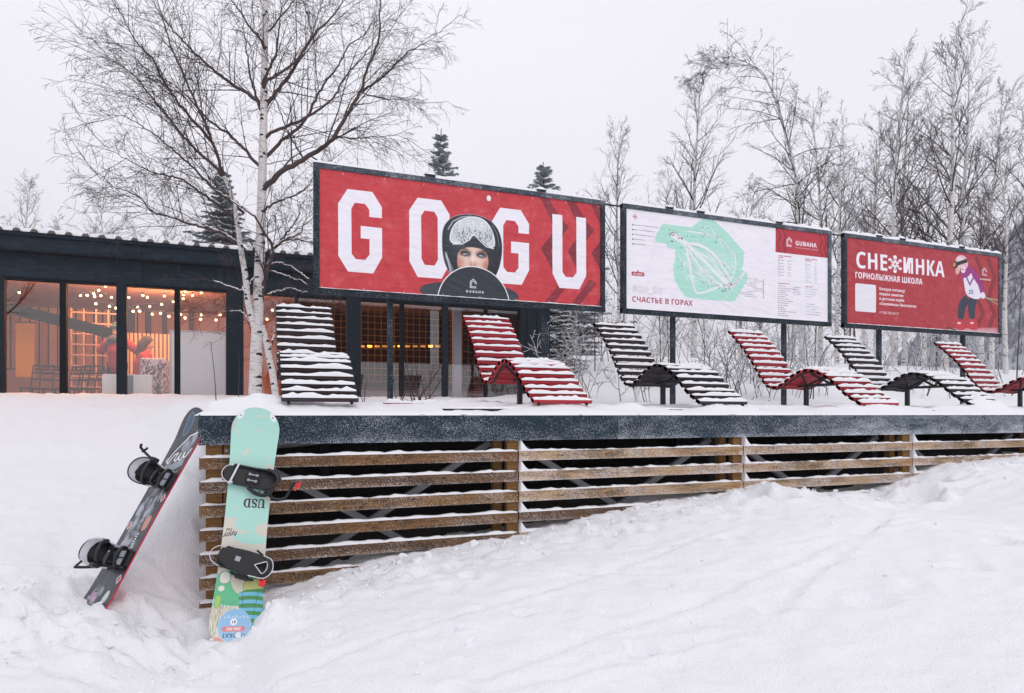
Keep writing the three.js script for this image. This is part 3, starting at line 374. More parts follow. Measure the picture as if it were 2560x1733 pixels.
const posterThree = canvasMap(1700, 640, (g, w, h) => {
  g.fillStyle = '#b0303a'; g.fillRect(0, 0, w, h); weather(g, w, h, 23, 1100); g.save(); g.scale(1, .851);
  for (const x of [1420, 1560]) line(g, [[x, 20], [x + 90, 200], [x + 10, 430], [x + 90, 560], [x + 20, 700]], 'rgba(110,26,38,.6)', 46);
  for (let i = 0; i < 40; i++) { g.fillStyle = 'rgba(226,218,226,.10)'; g.beginPath(); g.ellipse(1150 + i * 14, 752, 70, 24 + 36 * (i / 40), 0, 0, 7); g.fill(); }
  fit(g, 'СНЕ', 86, 110, 340, 146, 'bold sans-serif', WHITE); fit(g, 'ИНКА', 578, 110, 472, 146, 'bold sans-serif', WHITE);
  { g.save(); g.translate(499, 186); g.fillStyle = WHITE; for (let i = 0; i < 6; i++) { g.rotate(Math.PI / 3); g.beginPath(); g.ellipse(0, -42, 13, 34, 0, 0, 7); g.fill(); g.beginPath(); g.arc(0, -62, 19, 0, 7); g.fill(); } g.fillStyle = '#b0303a'; for (let i = 0; i < 6; i++) { g.rotate(Math.PI / 3); g.beginPath(); g.ellipse(0, -44, 4, 13, 0, 0, 7); g.fill(); } g.restore(); g.fillStyle = '#b0303a'; g.beginPath(); g.ellipse(436, 186, 22, 26, 0, 0, 7); g.ellipse(562, 186, 22, 26, 0, 0, 7); g.fill(); fit(g, 'И', 578, 110, 96, 146, 'bold sans-serif', WHITE); }
  fit(g, 'ГОРНОЛЫЖНАЯ ШКОЛА', 82, 293, 716, 54, 'bold sans-serif', WHITE);
  g.fillStyle = '#ecebf2'; g.beginPath(); g.roundRect(86, 393, 211, 247, 14); g.fill();
  ['Каждую пятницу', 'первое занятие', 'в детском клубе', '«Снежинка» бесплатно'].forEach((s, i) => fit(g, s, 331, 408 + i * 44, [276, 262, 270, 400][i], 26, 'bold sans-serif', WHITE)); fit(g, '+7 964 190-34-11', 331, 622, 212, 23, 'sans-serif', WHITE);
  houseMark(g, 1500, 118, 84, '#e9dfe6'); fit(g, 'GUBAHA', 1460, 226, 142, 16, 'bold sans-serif', '#e9dfe6');
  // young skier in a racing bib
  line(g, [[1510, 395], [1700, 470]], '#7fae7c', 9); line(g, [[1510, 410], [1700, 425]], '#9ac98c', 7);
  blob(g, [[1300, 390], [1222, 470], [1205, 560], [1206, 648], [1278, 645], [1296, 520], [1345, 470]], '#2b3448'); blob(g, [[1330, 410], [1320, 520], [1345, 640], [1412, 626], [1410, 520], [1440, 430]], '#2b3448');
  blob(g, [[1300, 130], [1240, 225], [1285, 320], [1310, 400], [1420, 440], [1500, 400], [1490, 270], [1440, 185], [1370, 120]], '#97307f'); blob(g, [[1268, 222], [1345, 168], [1420, 235], [1462, 330], [1490, 425], [1400, 440], [1300, 405], [1285, 320]], '#e6e5f0'); line(g, [[1300, 215], [1350, 300], [1400, 215]], '#97307f', 16); g.lineCap = 'round'; line(g, [[1400, 195], [1478, 290], [1508, 380]], '#97307f', 58); g.lineCap = 'butt';
  g.save(); g.translate(1330, 372); g.rotate(-.1); g.font = 'bold 56px sans-serif'; g.fillStyle = '#33448c'; g.fillText('25', 0, 20); g.restore(); g.fillStyle = '#e8e6f0'; g.beginPath(); g.ellipse(1505, 392, 30, 32, 0, 0, 7); g.fill();
  blob(g, [[1290, 120], [1250, 190], [1240, 250], [1330, 230], [1390, 150], [1340, 110]], '#9a3284'); g.fillStyle = '#dfae9f'; g.beginPath(); g.ellipse(1206, 168, 26, 48, .25, 0, 7); g.fill(); g.fillStyle = '#e6bcc8'; g.beginPath(); g.ellipse(1252, 98, 76, 72, .25, 0, 7); g.fill(); g.fillStyle = '#f0d6de'; g.beginPath(); g.ellipse(1236, 72, 40, 26, .1, 0, 7); g.fill(); line(g, [[1178, 122], [1318, 70]], '#23202a', 34); g.fillStyle = '#23202a'; g.beginPath(); g.ellipse(1176, 124, 32, 36, .2, 0, 7); g.fill(); g.fillStyle = '#d08a3e'; g.beginPath(); g.ellipse(1166, 124, 16, 24, .2, 0, 7); g.fill(); g.fillStyle = '#f0dfe6'; g.beginPath(); g.ellipse(1268, 164, 28, 32, 0, 0, 7); g.fill(); g.fillStyle = '#c98a98'; g.beginPath(); g.arc(1266, 162, 11, 0, 7); g.fill(); line(g, [[1246, 150], [1226, 222]], '#2c2630', 6);
  for (const [x, y] of [[1195, 640], [1350, 630]]) { blob(g, [[x, y], [x - 40, y + 90], [x + 70, y + 110], [x + 110, y + 80], [x + 80, y]], '#c8323c'); g.fillStyle = '#f0e6ea'; g.fillRect(x + 5, y + 30, 40, 16); } line(g, [[1080, 725], [1200, 752]], '#2a2c36', 12); line(g, [[1300, 752], [1500, 770]], '#2a2c36', 12);
  g.restore();
});
{
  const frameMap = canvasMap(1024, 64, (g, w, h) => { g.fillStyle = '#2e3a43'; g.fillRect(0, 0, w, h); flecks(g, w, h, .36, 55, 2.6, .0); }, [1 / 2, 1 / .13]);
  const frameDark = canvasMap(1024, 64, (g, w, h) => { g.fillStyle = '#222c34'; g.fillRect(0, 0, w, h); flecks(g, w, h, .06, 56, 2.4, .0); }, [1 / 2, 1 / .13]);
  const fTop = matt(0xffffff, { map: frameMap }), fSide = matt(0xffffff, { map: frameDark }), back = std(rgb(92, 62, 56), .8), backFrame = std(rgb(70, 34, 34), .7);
  const defs = [[.554, posterOne, 'red billboard with big white block letters and a helmeted rider', .03], [4.558, posterTwo, 'white billboard with a mint green ski slope map', .01], [8.562, posterThree, 'red ski school billboard with white lettering and a young skier', .02]];
  const creaseMap = noiseMap(256, (i, j) => { const a = i / 256 * 6.2832, b = j / 256 * 6.2832; return .5 + .3 * PN.noise(Math.cos(a) * 2 + 3, Math.sin(a) * 2 + Math.cos(b) * 2, Math.sin(b) * 2) + .25 * (1 - 2 * Math.abs(PN.noise(Math.cos(a) * 3, Math.sin(a) * 3 + Math.cos(b) * 3 + 8, Math.sin(b) * 3))); }, 1);
  defs.forEach(([x, map, label, rough], bi) => {
    const t = thing('billboard', label, 'billboard', [x, 1.5, -BZ], 'billboards on posts behind the deck'), y0 = BY - 1.5, f = .066;
    const put = (n, geo, m, p = t) => mesh(n, geo, m, p);
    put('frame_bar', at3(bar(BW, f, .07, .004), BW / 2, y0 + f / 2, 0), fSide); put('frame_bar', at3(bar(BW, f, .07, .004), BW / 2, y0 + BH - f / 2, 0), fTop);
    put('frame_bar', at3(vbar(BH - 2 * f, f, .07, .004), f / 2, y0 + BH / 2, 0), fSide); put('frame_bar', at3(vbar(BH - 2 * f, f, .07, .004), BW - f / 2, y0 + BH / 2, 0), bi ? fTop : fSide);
    // printed vinyl, slightly slack
    const pw = BW - 2 * f, ph = BH - 2 * f, pg = new THREE.PlaneGeometry(pw, ph, 60, 24), pp = pg.attributes.position;
    for (let i = 0; i < pp.count; i++) { const u = pp.getX(i) / pw + .5, v = pp.getY(i) / ph + .5, e = Math.min(1, 8 * Math.min(u, 1 - u, v, 1 - v)); pp.setZ(i, rough * .6 * e * fbm(u * 5 + bi * 9, v * 3, 3)); }
    pg.computeVertexNormals(); const poster = put('poster', pg.translate(BW / 2, y0 + BH / 2, .018), std(0xffffff, .55, { map, bumpMap: creaseMap, bumpScale: .016 }));
    poster.material.side = THREE.DoubleSide;
    put('back_panel', box(pw, ph, .012, BW / 2, y0 + BH / 2, -.022), back);
    put('back_brace', at3(bar(BW - .1, .05, .03, .003), BW / 2, y0 + .06, -.055), backFrame); put('back_brace', barBetween(new V3(BW * .24, y0 + BH - .1, -.06), new V3(BW * .77, y0 + .1, -.06), .05, .03, .003), fSide); put('back_brace', barBetween(new V3(BW * .77, y0 + BH - .1, -.095), new V3(BW * .24, y0 + .1, -.095), .05, .03, .003), fSide);
    for (const k of [.237, .775]) put('pole', at3(vbar(y0 + BH + .35, .062, .062, .004), BW * k, (y0 + BH - .35) / 2 - .01, -.085 + .046 * 0), fSide);
    // snow on the top bar and in the lower frame edge
    const sn = put('snow', snowStrip(BW, .075, bi ? .05 : .03, 60 + bi, { rough: .7, step: .06 }), crustMat); sn.position.set(BW / 2, y0 + BH - .004, 0);
    if (bi === 0) { const s2 = put('snow', snowStrip(BW * .5, .07, .045, 66, { rough: .9 }), crustMat); s2.position.set(BW * .62, y0 + BH, 0); }
    const sl = put('snow', snowStrip(pw, .03, .008, 70 + bi, { rough: .9, step: .06 }), crustMat); sl.position.set(BW / 2, y0 + f - .002, .03);
    for (const k of bi ? [.2, .34, .72] : [.36, .75]) { put('clamp', at3(box(.12, .03, .09), BW * k, y0 + BH + .012, .006), fSide); const c = put('snow', snowStrip(.14, .09, .035, 80 + k * 10, { rough: .5, step: .03 }), crustMat); c.position.set(BW * k, y0 + BH + .026, .006); }
    if (bi < 2) put('tie_rod', at3(bar(.27, .018, .018, .002), BW + .13, y0 + BH - .03, -.03), fSide);
    if (bi === 0) { const m = new THREE.IcosahedronGeometry(.03, 1); const p = m.attributes.position; for (let i = 0; i < p.count; i++) p.setXYZ(i, p.getX(i) * (1 + .3 * noise(p.getX(i) * 60, p.getY(i) * 60)), p.getY(i) * (1.3 + .3 * noise(p.getY(i) * 70, 4)), p.getZ(i) * .4); m.computeVertexNormals(); put('snow_splat', m.translate(BW * .56, y0 + BH - .17, .03), crustMat); }
  });
}
// ---------- glazed cafe building ----------
const slate = matt(rgb(32, 42, 51)), slateDark = matt(rgb(22, 28, 35)), glass = new THREE.MeshPhysicalMaterial({ color: 0xffffff, transmission: 1, thickness: 0, roughness: .01, ior: 2.1 });
{
  const b = thing('cafe_building', 'long dark framed glass building with snowy corrugated roof and warm lights inside', 'building', [0, 1.2, -BLD.zf]);
  const put = (n, g, m, p = b) => mesh(n, g, m, p), X0 = BLD.x0, X1 = BLD.x1, W = X1 - X0, yb = y => y - 1.2;   // heights given as world heights
  const D = BLD.zb - BLD.zf;
  const sheetMetal = canvasMap(512, 256, (g, w, h) => { g.fillStyle = '#222d36'; g.fillRect(0, 0, w, h); const r = rng(3); for (let i = 0; i < 900; i++) { g.fillStyle = `rgba(${r() < .5 ? '70,84,98' : '20,26,32'},.07)`; g.fillRect(r() * w, r() * h, 10 + r() * 60, 2 + r() * 10); } for (let i = 0; i < 160; i++) { g.fillStyle = 'rgba(200,206,216,.35)'; g.fillRect(r() * w, r() * h, 1, 1); } }, [.4, .8]);
  const band = matt(0xffffff, { map: sheetMetal });
  // fascia bands in sheet lengths
  const seams = [X0, -6.6, -4.2, -1.85, .5, 2.9, X1];
  for (let i = 0; i < 6; i++) { const a = seams[i], c = seams[i + 1]; put('fascia_panel', box(c - a - .008, .40, .08, (a + c) / 2, yb(3.88), .02), band); put('eave_trim', box(c - a - .006, .235, .20, (a + c) / 2, yb(4.195), .06), band); }
  put('fascia_backing', box(W - .1, .62, .05, (X0 + X1) / 2, yb(4.0), -.05), slateDark);
  put('drip_edge', box(W, .025, .24, (X0 + X1) / 2, yb(4.075), .07), slateDark);
  put('roof', box(W, .06, D + .3, (X0 + X1) / 2, yb(4.345), -D / 2 + .05), slate);
  const rib = new THREE.ExtrudeGeometry(new THREE.Shape([new THREE.Vector2(-.055, 0), new THREE.Vector2(-.03, .045), new THREE.Vector2(.03, .045), new THREE.Vector2(.055, 0)]), { depth: .5, bevelEnabled: false }).translate(0, yb(4.375), -.28);
  const ribMat = std(rgb(96, 88, 82), .6); for (let x = X0 + .1; x < X1; x += .2317) { const r = put('roof_rib', rib, ribMat); r.position.x = x; }
  // roof snow
  const rs = sheet(spread([[X0, -4, .2], [-4, X1, .06]]), spread([[-.19, -.12, .0115], [-.12, .1, .035], [.1, 1.2, .12], [1.2, D, .5]]), (x, q) => { const e = Math.pow(clamp((q + .19) / .05), .5); const hump = .10 * sstep(.3, 1.4, x) * (1 - sstep(2.2, 3.2, x)); return yb(4.37) + e * (.085 + .03 * fbm(x * 2, q * 2, 3) + .012 * noise(x * 9, q * 9) + hump + .05 * sstep(0, 1, q) - .018 * Math.max(0, Math.cos((x - X0 - .1) / .2317 * 6.2832)) * (1 - sstep(-.1, .2, q))); });
  put('roof_snow', rs, snowMat);
  // columns and mullions
  const openings = []; const verts = [[-8.9, .14], [-7.9, .09], [-7.08, .09], [-6.3, .145], [-5.47, .09], [-4.65, .145], [-3.82, .085], [-2.995, .09], [-2.17, .145], [-1.34, .085], [-.43, .28], [.606, .06], [1.62, .26], [2.54, .075], [3.4, .11], [4.25, .055]];
  verts.forEach(([x, w], i) => put(w > .2 ? 'column' : 'mullion', at3(vbar(2.5, w, w > .2 ? .16 : .11, .004), x, yb(2.45), w > .2 ? .02 : 0), i % 2 ? slateDark : slate));
  put('corner_wall', box(.66, 2.5, .16, 5.31, yb(2.45), .01), slate); for (const x of [5.12, 5.34, 5.52]) put('wall_seam', box(.012, 2.45, .012, x, yb(2.45), .094), slateDark);
  for (let i = 0; i < verts.length; i++) { const a = verts[i][0] + verts[i][1] / 2, n = verts[i + 1], c = n ? n[0] - n[1] / 2 : 4.98; const p = put('glass_pane', new THREE.PlaneGeometry(c - a, 2.0).translate((a + c) / 2, yb(2.69), -.01 + .004 * ((i * 5) % 3)), glass); p.rotation.y = (((i * 37) % 7) - 3) * .0006; put('sill', box(c - a, .08, .1, (a + c) / 2, yb(1.66), 0), slateDark); put('head_rail', box(c - a, .05, .1, (a + c) / 2, yb(3.66), 0), slateDark); }
  put('plinth', box(W, .45, .12, (X0 + X1) / 2, yb(1.4), -.005), slateDark);
  // shell
  const wallIn = std(rgb(196, 138, 124), .9), ceilIn = std(rgb(196, 142, 120), .9), floorIn = std(rgb(120, 106, 104), .7), darkIn = std(rgb(60, 42, 36), .85);
  put('floor', box(W - .2, .1, D - .2, (X0 + X1) / 2, yb(1.45), -D / 2), floorIn);
  put('ceiling', box(W - .2, .06, D - .2, (X0 + X1) / 2, yb(4.1), -D / 2 - .05), ceilIn);
  put('rear_wall', box(W, 3.3, .12, (X0 + X1) / 2, yb(2.75), -D + .06), wallIn); put('side_wall', box(.12, 3.3, D - .25, X0 + .06, yb(2.75), -D / 2), slate); put('side_wall', box(.12, 3.3, D - .25, X1 - .06, yb(2.75), -D / 2), slate);
  put('partition_wall', box(.1, 2.56, 3.5, .75, yb(2.78), -D + 1.9), darkIn);
  put('rear_panel', box(X1 - .95, 2.56, .08, (X1 + .8) / 2, yb(2.78), -D + 1.75), darkIn);
  // plank cladding on the rear wall, tan boards with dark gaps
  put('plank_backing', box(5.2, 1.5, .02, -5.2, yb(3.3), -D + .14), std(rgb(54, 36, 30), .9));
  const plank = box(.15, 1.46, .025), plankMats = [std(rgb(206, 146, 104), .8), std(rgb(192, 132, 92), .8), std(rgb(214, 158, 118), .8)];
  for (let i = 0; i < 28; i++) { const p = put('plank', plank, plankMats[(i * 7) % 3]); p.position.set(-7.75 + i * .185, yb(3.3), -D + .165); }
  put('roof_beam', barBetween(new V3(-6.6, yb(4.02), -2.2), new V3(-2.6, yb(3.05), -2.2), .2, .14, .006), slateDark);
  for (const x of [-3.3, -2.95, -2.6, -2.25, -1.65]) put('mirrored_trunk_post', at3(vbar(2.2, .1, .08, .004), x, yb(3.0), -D + .2), std(rgb(92, 70, 76), .9));  // dark posts added for the stripes of trees mirrored in the glass
  // light strips of the far shelf in the right hand room
  const shelfGlow = std(rgb(255, 196, 110), .6, { emissive: rgb(255, 176, 80), emissiveIntensity: .3 });
  for (let i = 0; i < 11; i++) { const p = at(905 + i * 19, 866, 15.0); put('shelf_lamp', box(.11, .045, .03, p.x, yb(p.y), -2.5), shelfGlow); if (i % 4 === 1) { const l = new THREE.PointLight(rgb(255, 184, 100), .12, 0, 2); l.position.set(p.x, p.y, -15.0 + .06); l.castShadow = true; l.shadow.radius = 2; scene.add(l); } }
  put('low_counter', box(3.9, .5, .08, 3.3, yb(1.75), -.9), std(rgb(150, 140, 146), .9)); put('counter_edge', box(3.9, .05, .12, 3.3, yb(2.02), -.88), std(rgb(86, 34, 30), .7));
  { const p = at(1142, 900, 13.2); put('inner_column', box(.17, 2.56, .14, p.x, yb(2.78), -.7), std(rgb(168, 172, 186), .8)); }
}
// ---------- things inside ----------
const roomAt = (px, py, Z) => at(px, py, Z);
function lattice(name, label, px0, px1, py0, py1, Z, pitch, mat, t = .022) {
  const a = at(px0, py0, Z), c = at(px1, py1, Z), w = c.x - a.x, h = a.y - Math.max(1.5, c.y), g = thing(name, label, 'lattice', [a.x, a.y - h, -Z]);
  const up = vbar(h, t, t, .002), across = bar(w, t, t * .9, .002);
  for (let x = 0; x <= w + .001; x += pitch) { const m = mesh('upright', up, mat, g); m.position.set(x, h / 2, 0); }
  for (let y = 0; y <= h; y += pitch) { const m = mesh('crossbar', across, mat, g); m.position.set(w / 2, y, .004); }
  return g;
}
lattice('lattice_divider', 'pale wooden grid divider behind the left windows', 178, 302, 770, 995, 15.4, .215, std(rgb(214, 168, 142), .8), .028);
lattice('lattice_screen', 'golden grid screen on the dark wall behind the right windows', 748, 1290, 752, 960, 15.6, .155, std(rgb(176, 134, 78), .7), .014);
{
  const p0 = at(318, 832, 16.4), p1 = at(424, 990, 16.4), g = thing('slatted_screen', 'light wooden slatted screen behind the two people', 'screen', [p0.x, 1.5, -16.4]), pale = std(rgb(236, 206, 168), .8), h = p0.y - 1.5, geo = vbar(h, .05, .03, .003);
  for (let i = 0; i * .082 < p1.x - p0.x; i++) { const m = mesh('slat', geo, pale, g); m.position.set(i * .082, h / 2, 0); }
  mesh('backing', box(p1.x - p0.x + .08, h, .02, (p1.x - p0.x) / 2, h / 2, -.04), std(rgb(150, 96, 74), .9), g);
}
{
  const white = std(rgb(214, 220, 226), .5), grey = std(rgb(104, 112, 124), .6), edge = std(rgb(186, 192, 200), .5);
  const a = at(425, 826, 12.95), c = at(566, 990, 12.95), t = thing('white_board', 'tall blank white board leaning inside the window', 'board', [(a.x + c.x) / 2, 1.5, -12.95]);
  mesh('panel', new RoundedBoxGeometry(c.x - a.x - .03, a.y - 1.53, .03, 1, .01).translate(0, (a.y - 1.5) / 2, 0), white, t); mesh('frame', merged([box(c.x - a.x, .02, .05, 0, a.y - 1.5, 0), box(.02, a.y - 1.5, .05, -(c.x - a.x) / 2, (a.y - 1.5) / 2, 0), box(.02, a.y - 1.5, .05, (c.x - a.x) / 2, (a.y - 1.5) / 2, 0)]), edge, t);
  const a2 = at(256, 936, 12.85), c2 = at(381, 990, 12.85), w = c2.x - a2.x, h = a2.y - 1.5, r = thing('convector_heater', 'white convector heater standing inside the window below the people', 'heater', [a2.x, 1.5, -12.85]);
  mesh('casing', new RoundedBoxGeometry(w, h - .04, .1, 1, .012).translate(w / 2, h / 2 + .02, 0), white, r); mesh('grey_panel', box(.2, h - .06, .012, w * .62 - .1, h / 2 + .02, .055), grey, r); mesh('top_grille', box(w - .06, .012, .06, w / 2, h, 0), edge, r);
  { const m = new Mesher(); m.tube(smooth([new V3(.02, .12, .06), new V3(w * .25, .14, .07), new V3(w * .4, .27, .08), new V3(w * .55, .3, .075)], 14), () => .007, 5); mesh('cable', m.geo(), edge, r); }
  const pat = canvasMap(256, 256, (g, ww, hh) => { const q = rng(4); g.fillStyle = '#d8ccd4'; g.fillRect(0, 0, ww, hh); for (let i = 0; i < 260; i++) { const x = q() * ww, y = q() * hh; line(g, [[x, y], [x + q() * 44 - 22, y + q() * 30 - 15], [x + q() * 50 - 25, y + q() * 50 - 25]], ['#4a4a5c', '#6a5a6c', '#a58a98', '#38384a'][q() * 4 | 0], 2 + q() * 6); } });
  const a3 = at(354, 898, 13.4), c3 = at(423, 990, 13.4), bag = thing('bean_bag', 'large black and white patterned seat cube by the white board', 'seat', [(a3.x + c3.x) / 2, 1.5, -13.4]); const bg = new RoundedBoxGeometry(c3.x - a3.x, a3.y - 1.5, .55, 3, .05).translate(0, (a3.y - 1.5) / 2, 0); const bp = bg.attributes.position; for (let i = 0; i < bp.count; i++) bp.setY(i, bp.getY(i) + .03 * noise(bp.getX(i) * 6, bp.getZ(i) * 6)); bg.computeVertexNormals(); mesh('cover', bg, std(0xffffff, .9, { map: pat }), bag);
  mesh('seam_piping', at3(new THREE.TorusGeometry(.2, .008, 5, 20), 0, a3.y - 1.5 + .004, 0, 0, Math.PI / 2), std(rgb(60, 58, 70), .8), bag);
  // stacked wire chairs
  const iron = std(rgb(58, 50, 56), .5, { metalness: .3 }), seatM = std(rgb(84, 62, 60), .8);
  const chairs = [[196, 13.5, 'dark wire chair nearest the lattice divider, left of the heater'], [178, 13.7, 'second dark wire chair from the heater, behind the left window'], [216, 13.35, 'dark wire chair leaning closest to the white heater'], [92, 13.6, 'dark wire chair behind the leftmost window'], [118, 13.9, 'dark wire chair in the second row behind the leftmost window']];
  chairs.forEach(([px, Z, label], i) => {
    const p = at(px, 960, Z), t2 = thing('wire_chair', label, 'chair', [p.x, 1.5, -Z], 'wire chairs in the cafe'); t2.rotation.y = -.5 + i * .12;
    for (const [sx, sz] of [[-1, 1], [1, 1], [-1, -1], [1, -1]]) { const m = new Mesher(); m.tube([new V3(sx * .19, 0, sz * .2), new V3(sx * .17, .45, sz * .17), ...(sz < 0 ? [new V3(sx * .17, .88, -.27)] : [])], () => .011, 6, 1, 0, true); mesh('leg', m.geo(), iron, t2); }
    mesh('seat', new RoundedBoxGeometry(.38, .03, .38, 1, .01).translate(0, .455, 0), seatM, t2); for (const y of [.62, .74, .87]) mesh('back_rail', at3(bar(.34, .025, .018, .003), 0, y, -.2 - (y - .5) * .18), iron, t2);
  });
  const by = at(62, 772, 15.2), yellowSlab = thing('yellow_slab', 'narrow yellow banner added in place of lamp lit shelves behind the leftmost window', 'slab', [by.x, 1.5, -15.2]); mesh('slab_face', box(.3, 1.05, .01, 0, 1.25, 0), std(rgb(214, 150, 44), .9), yellowSlab); mesh('rod', at3(bar(.36, .02, .02, .003), 0, 1.78, 0), iron, yellowSlab);  // made-up yellow piece in place of shelves glowing under lamps
}
// string lights: every bulb glows and carries its own small lamp
{
  const P = (x, y) => [x / 3.146, 560 + y / 3.146];
  const rows = [
    ['string of round warm bulbs sagging high across the second window', 14.0, [[500, 500], [632, 563], [685, 562], [735, 548], [775, 522], [828, 490], [930, 470]]],
    ['string of round warm bulbs from the second to the third window', 14.6, [[640, 540], [743, 572], [792, 565], [876, 577], [1012, 578], [1123, 562], [1158, 577], [1291, 567], [1380, 540]]],
    ['low string of round warm bulbs beside the standing person', 13.6, [[560, 560], [752, 628], [860, 648], [910, 662], [1046, 688], [1097, 686], [1197, 710], [1262, 703], [1328, 728], [1418, 712], [1500, 690]]],
    ['string of round warm bulbs across the third window top', 15.2, [[1000, 680], [1082, 655], [1177, 650], [1270, 633], [1360, 612], [1440, 588], [1443, 560], [1500, 540]]],
    ['string of round warm bulbs above the white board', 14.2, [[1400, 520], [1455, 530], [1513, 562], [1582, 540], [1625, 512], [1738, 518], [1850, 500]]],
    ['lowest string of round warm bulbs over the white board', 13.8, [[1400, 700], [1455, 740], [1580, 714], [1577, 750], [1698, 755], [1730, 714], [1900, 700], [2100, 750], [2143, 678], [2275, 650], [2380, 600]]],
    ['short string of round warm bulbs in the leftmost window', 14.4, [[-300, 520], [-150, 560], [0, 570], [150, 540], [380, 500]]],
  ];
  const bulbMat = std(rgb(255, 236, 200), .4, { emissive: rgb(255, 214, 150), emissiveIntensity: 6 }), wireMat = std(rgb(24, 22, 24), .7), bulbGeo = new THREE.SphereGeometry(.022, 12, 8), capGeo = new THREE.CylinderGeometry(.014, .016, .035, 8).translate(0, .045, 0);
  for (const [label, Z, list] of rows) {
    const pts = list.map(([x, y], i) => at(...P(x, y), Z + .12 * ((i * 7) % 5 - 2) / 2)), o = pts[0].clone(), t = thing('string_light', label, 'string lights', [o.x, o.y, o.z], 'festoon lights in the cafe');
    const rel = pts.map(p => p.clone().sub(o).add(new V3(0, .06, 0))), m = new Mesher(); m.tube(smooth(rel, rel.length * 6), () => .005, 4); mesh('wire', m.geo(), wireMat, t);
    rel.forEach((p, i) => { if (i === 0 || i === rel.length - 1) return; const bm = mesh('bulb', bulbGeo, bulbMat, t); bm.position.copy(p).add(new V3(0, -.06, 0)); const c = mesh('socket', capGeo, wireMat, bm); const l = new THREE.PointLight(rgb(255, 182, 132), .52, 0, 2); l.position.copy(pts[i]); l.castShadow = true; l.shadow.radius = 1.5; scene.add(l); });
  }
}
// ---------- people inside ----------
function bodyGeo(bones, cell, pad = .12, kk = .035) {   // bones: [ax,ay,az, bx,by,bz, ra, rb, [r,g,b]]
  const lo = new V3(9, 9, 9), hi = new V3(-9, -9, -9); for (const b of bones) for (const o of [0, 3]) { const p = new V3(b[o], b[o + 1], b[o + 2]); lo.min(p.clone().subScalar(pad + .1)); hi.max(p.clone().addScalar(pad + .1)); }
  const size = Math.max(hi.x - lo.x, hi.y - lo.y, hi.z - lo.z), n = Math.ceil(size / cell) + 4, mc = new MarchingCubes(n, new THREE.MeshStandardMaterial(), false, false, 200000), mid = lo.clone().add(hi).multiplyScalar(.5), half = size / 2 * 1.02;
  const A = new V3(), B = new V3(), P = new V3();
  const near = (p, want) => { let d = 1e9, best = 0, bd = 1e9; bones.forEach((b, i) => { A.set(b[0], b[1], b[2]); B.set(b[3] - b[0], b[4] - b[1], b[5] - b[2]); const L = B.lengthSq(), t = L ? clamp((P.copy(p).sub(A)).dot(B) / L) : 0, q = P.copy(p).sub(A).addScaledVector(B, -t).length() - lerp(b[6], b[7], t); if (q < bd) { bd = q; best = i; } const h = clamp(.5 + .5 * (d - q) / kk); d = lerp(d, q, h) - kk * h * (1 - h); }); return want ? best : d; };
  const p = new V3(); for (let z = 0; z < n; z++) for (let y = 0; y < n; y++) for (let x = 0; x < n; x++) { p.set((x - n / 2) / (n / 2) * half + mid.x, (y - n / 2) / (n / 2) * half + mid.y, (z - n / 2) / (n / 2) * half + mid.z); mc.field[z * n * n + y * n + x] = -near(p); }
  mc.isolation = 0; mc.update(); const c = mc.count, pos = new Float32Array(c * 3), col = new Float32Array(c * 3);
  for (let i = 0; i < c; i++) { p.set(mc.positionArray[i * 3] * half + mid.x, mc.positionArray[i * 3 + 1] * half + mid.y, mc.positionArray[i * 3 + 2] * half + mid.z); pos.set([p.x, p.y, p.z], i * 3); col.set(bones[near(p, true)][8], i * 3); }
  const g = new THREE.BufferGeometry(); g.setAttribute('position', new THREE.BufferAttribute(pos, 3)); g.setAttribute('normal', new THREE.BufferAttribute(mc.normalArray.slice(0, c * 3), 3)); g.setAttribute('color', new THREE.BufferAttribute(col, 3)); return g;
}
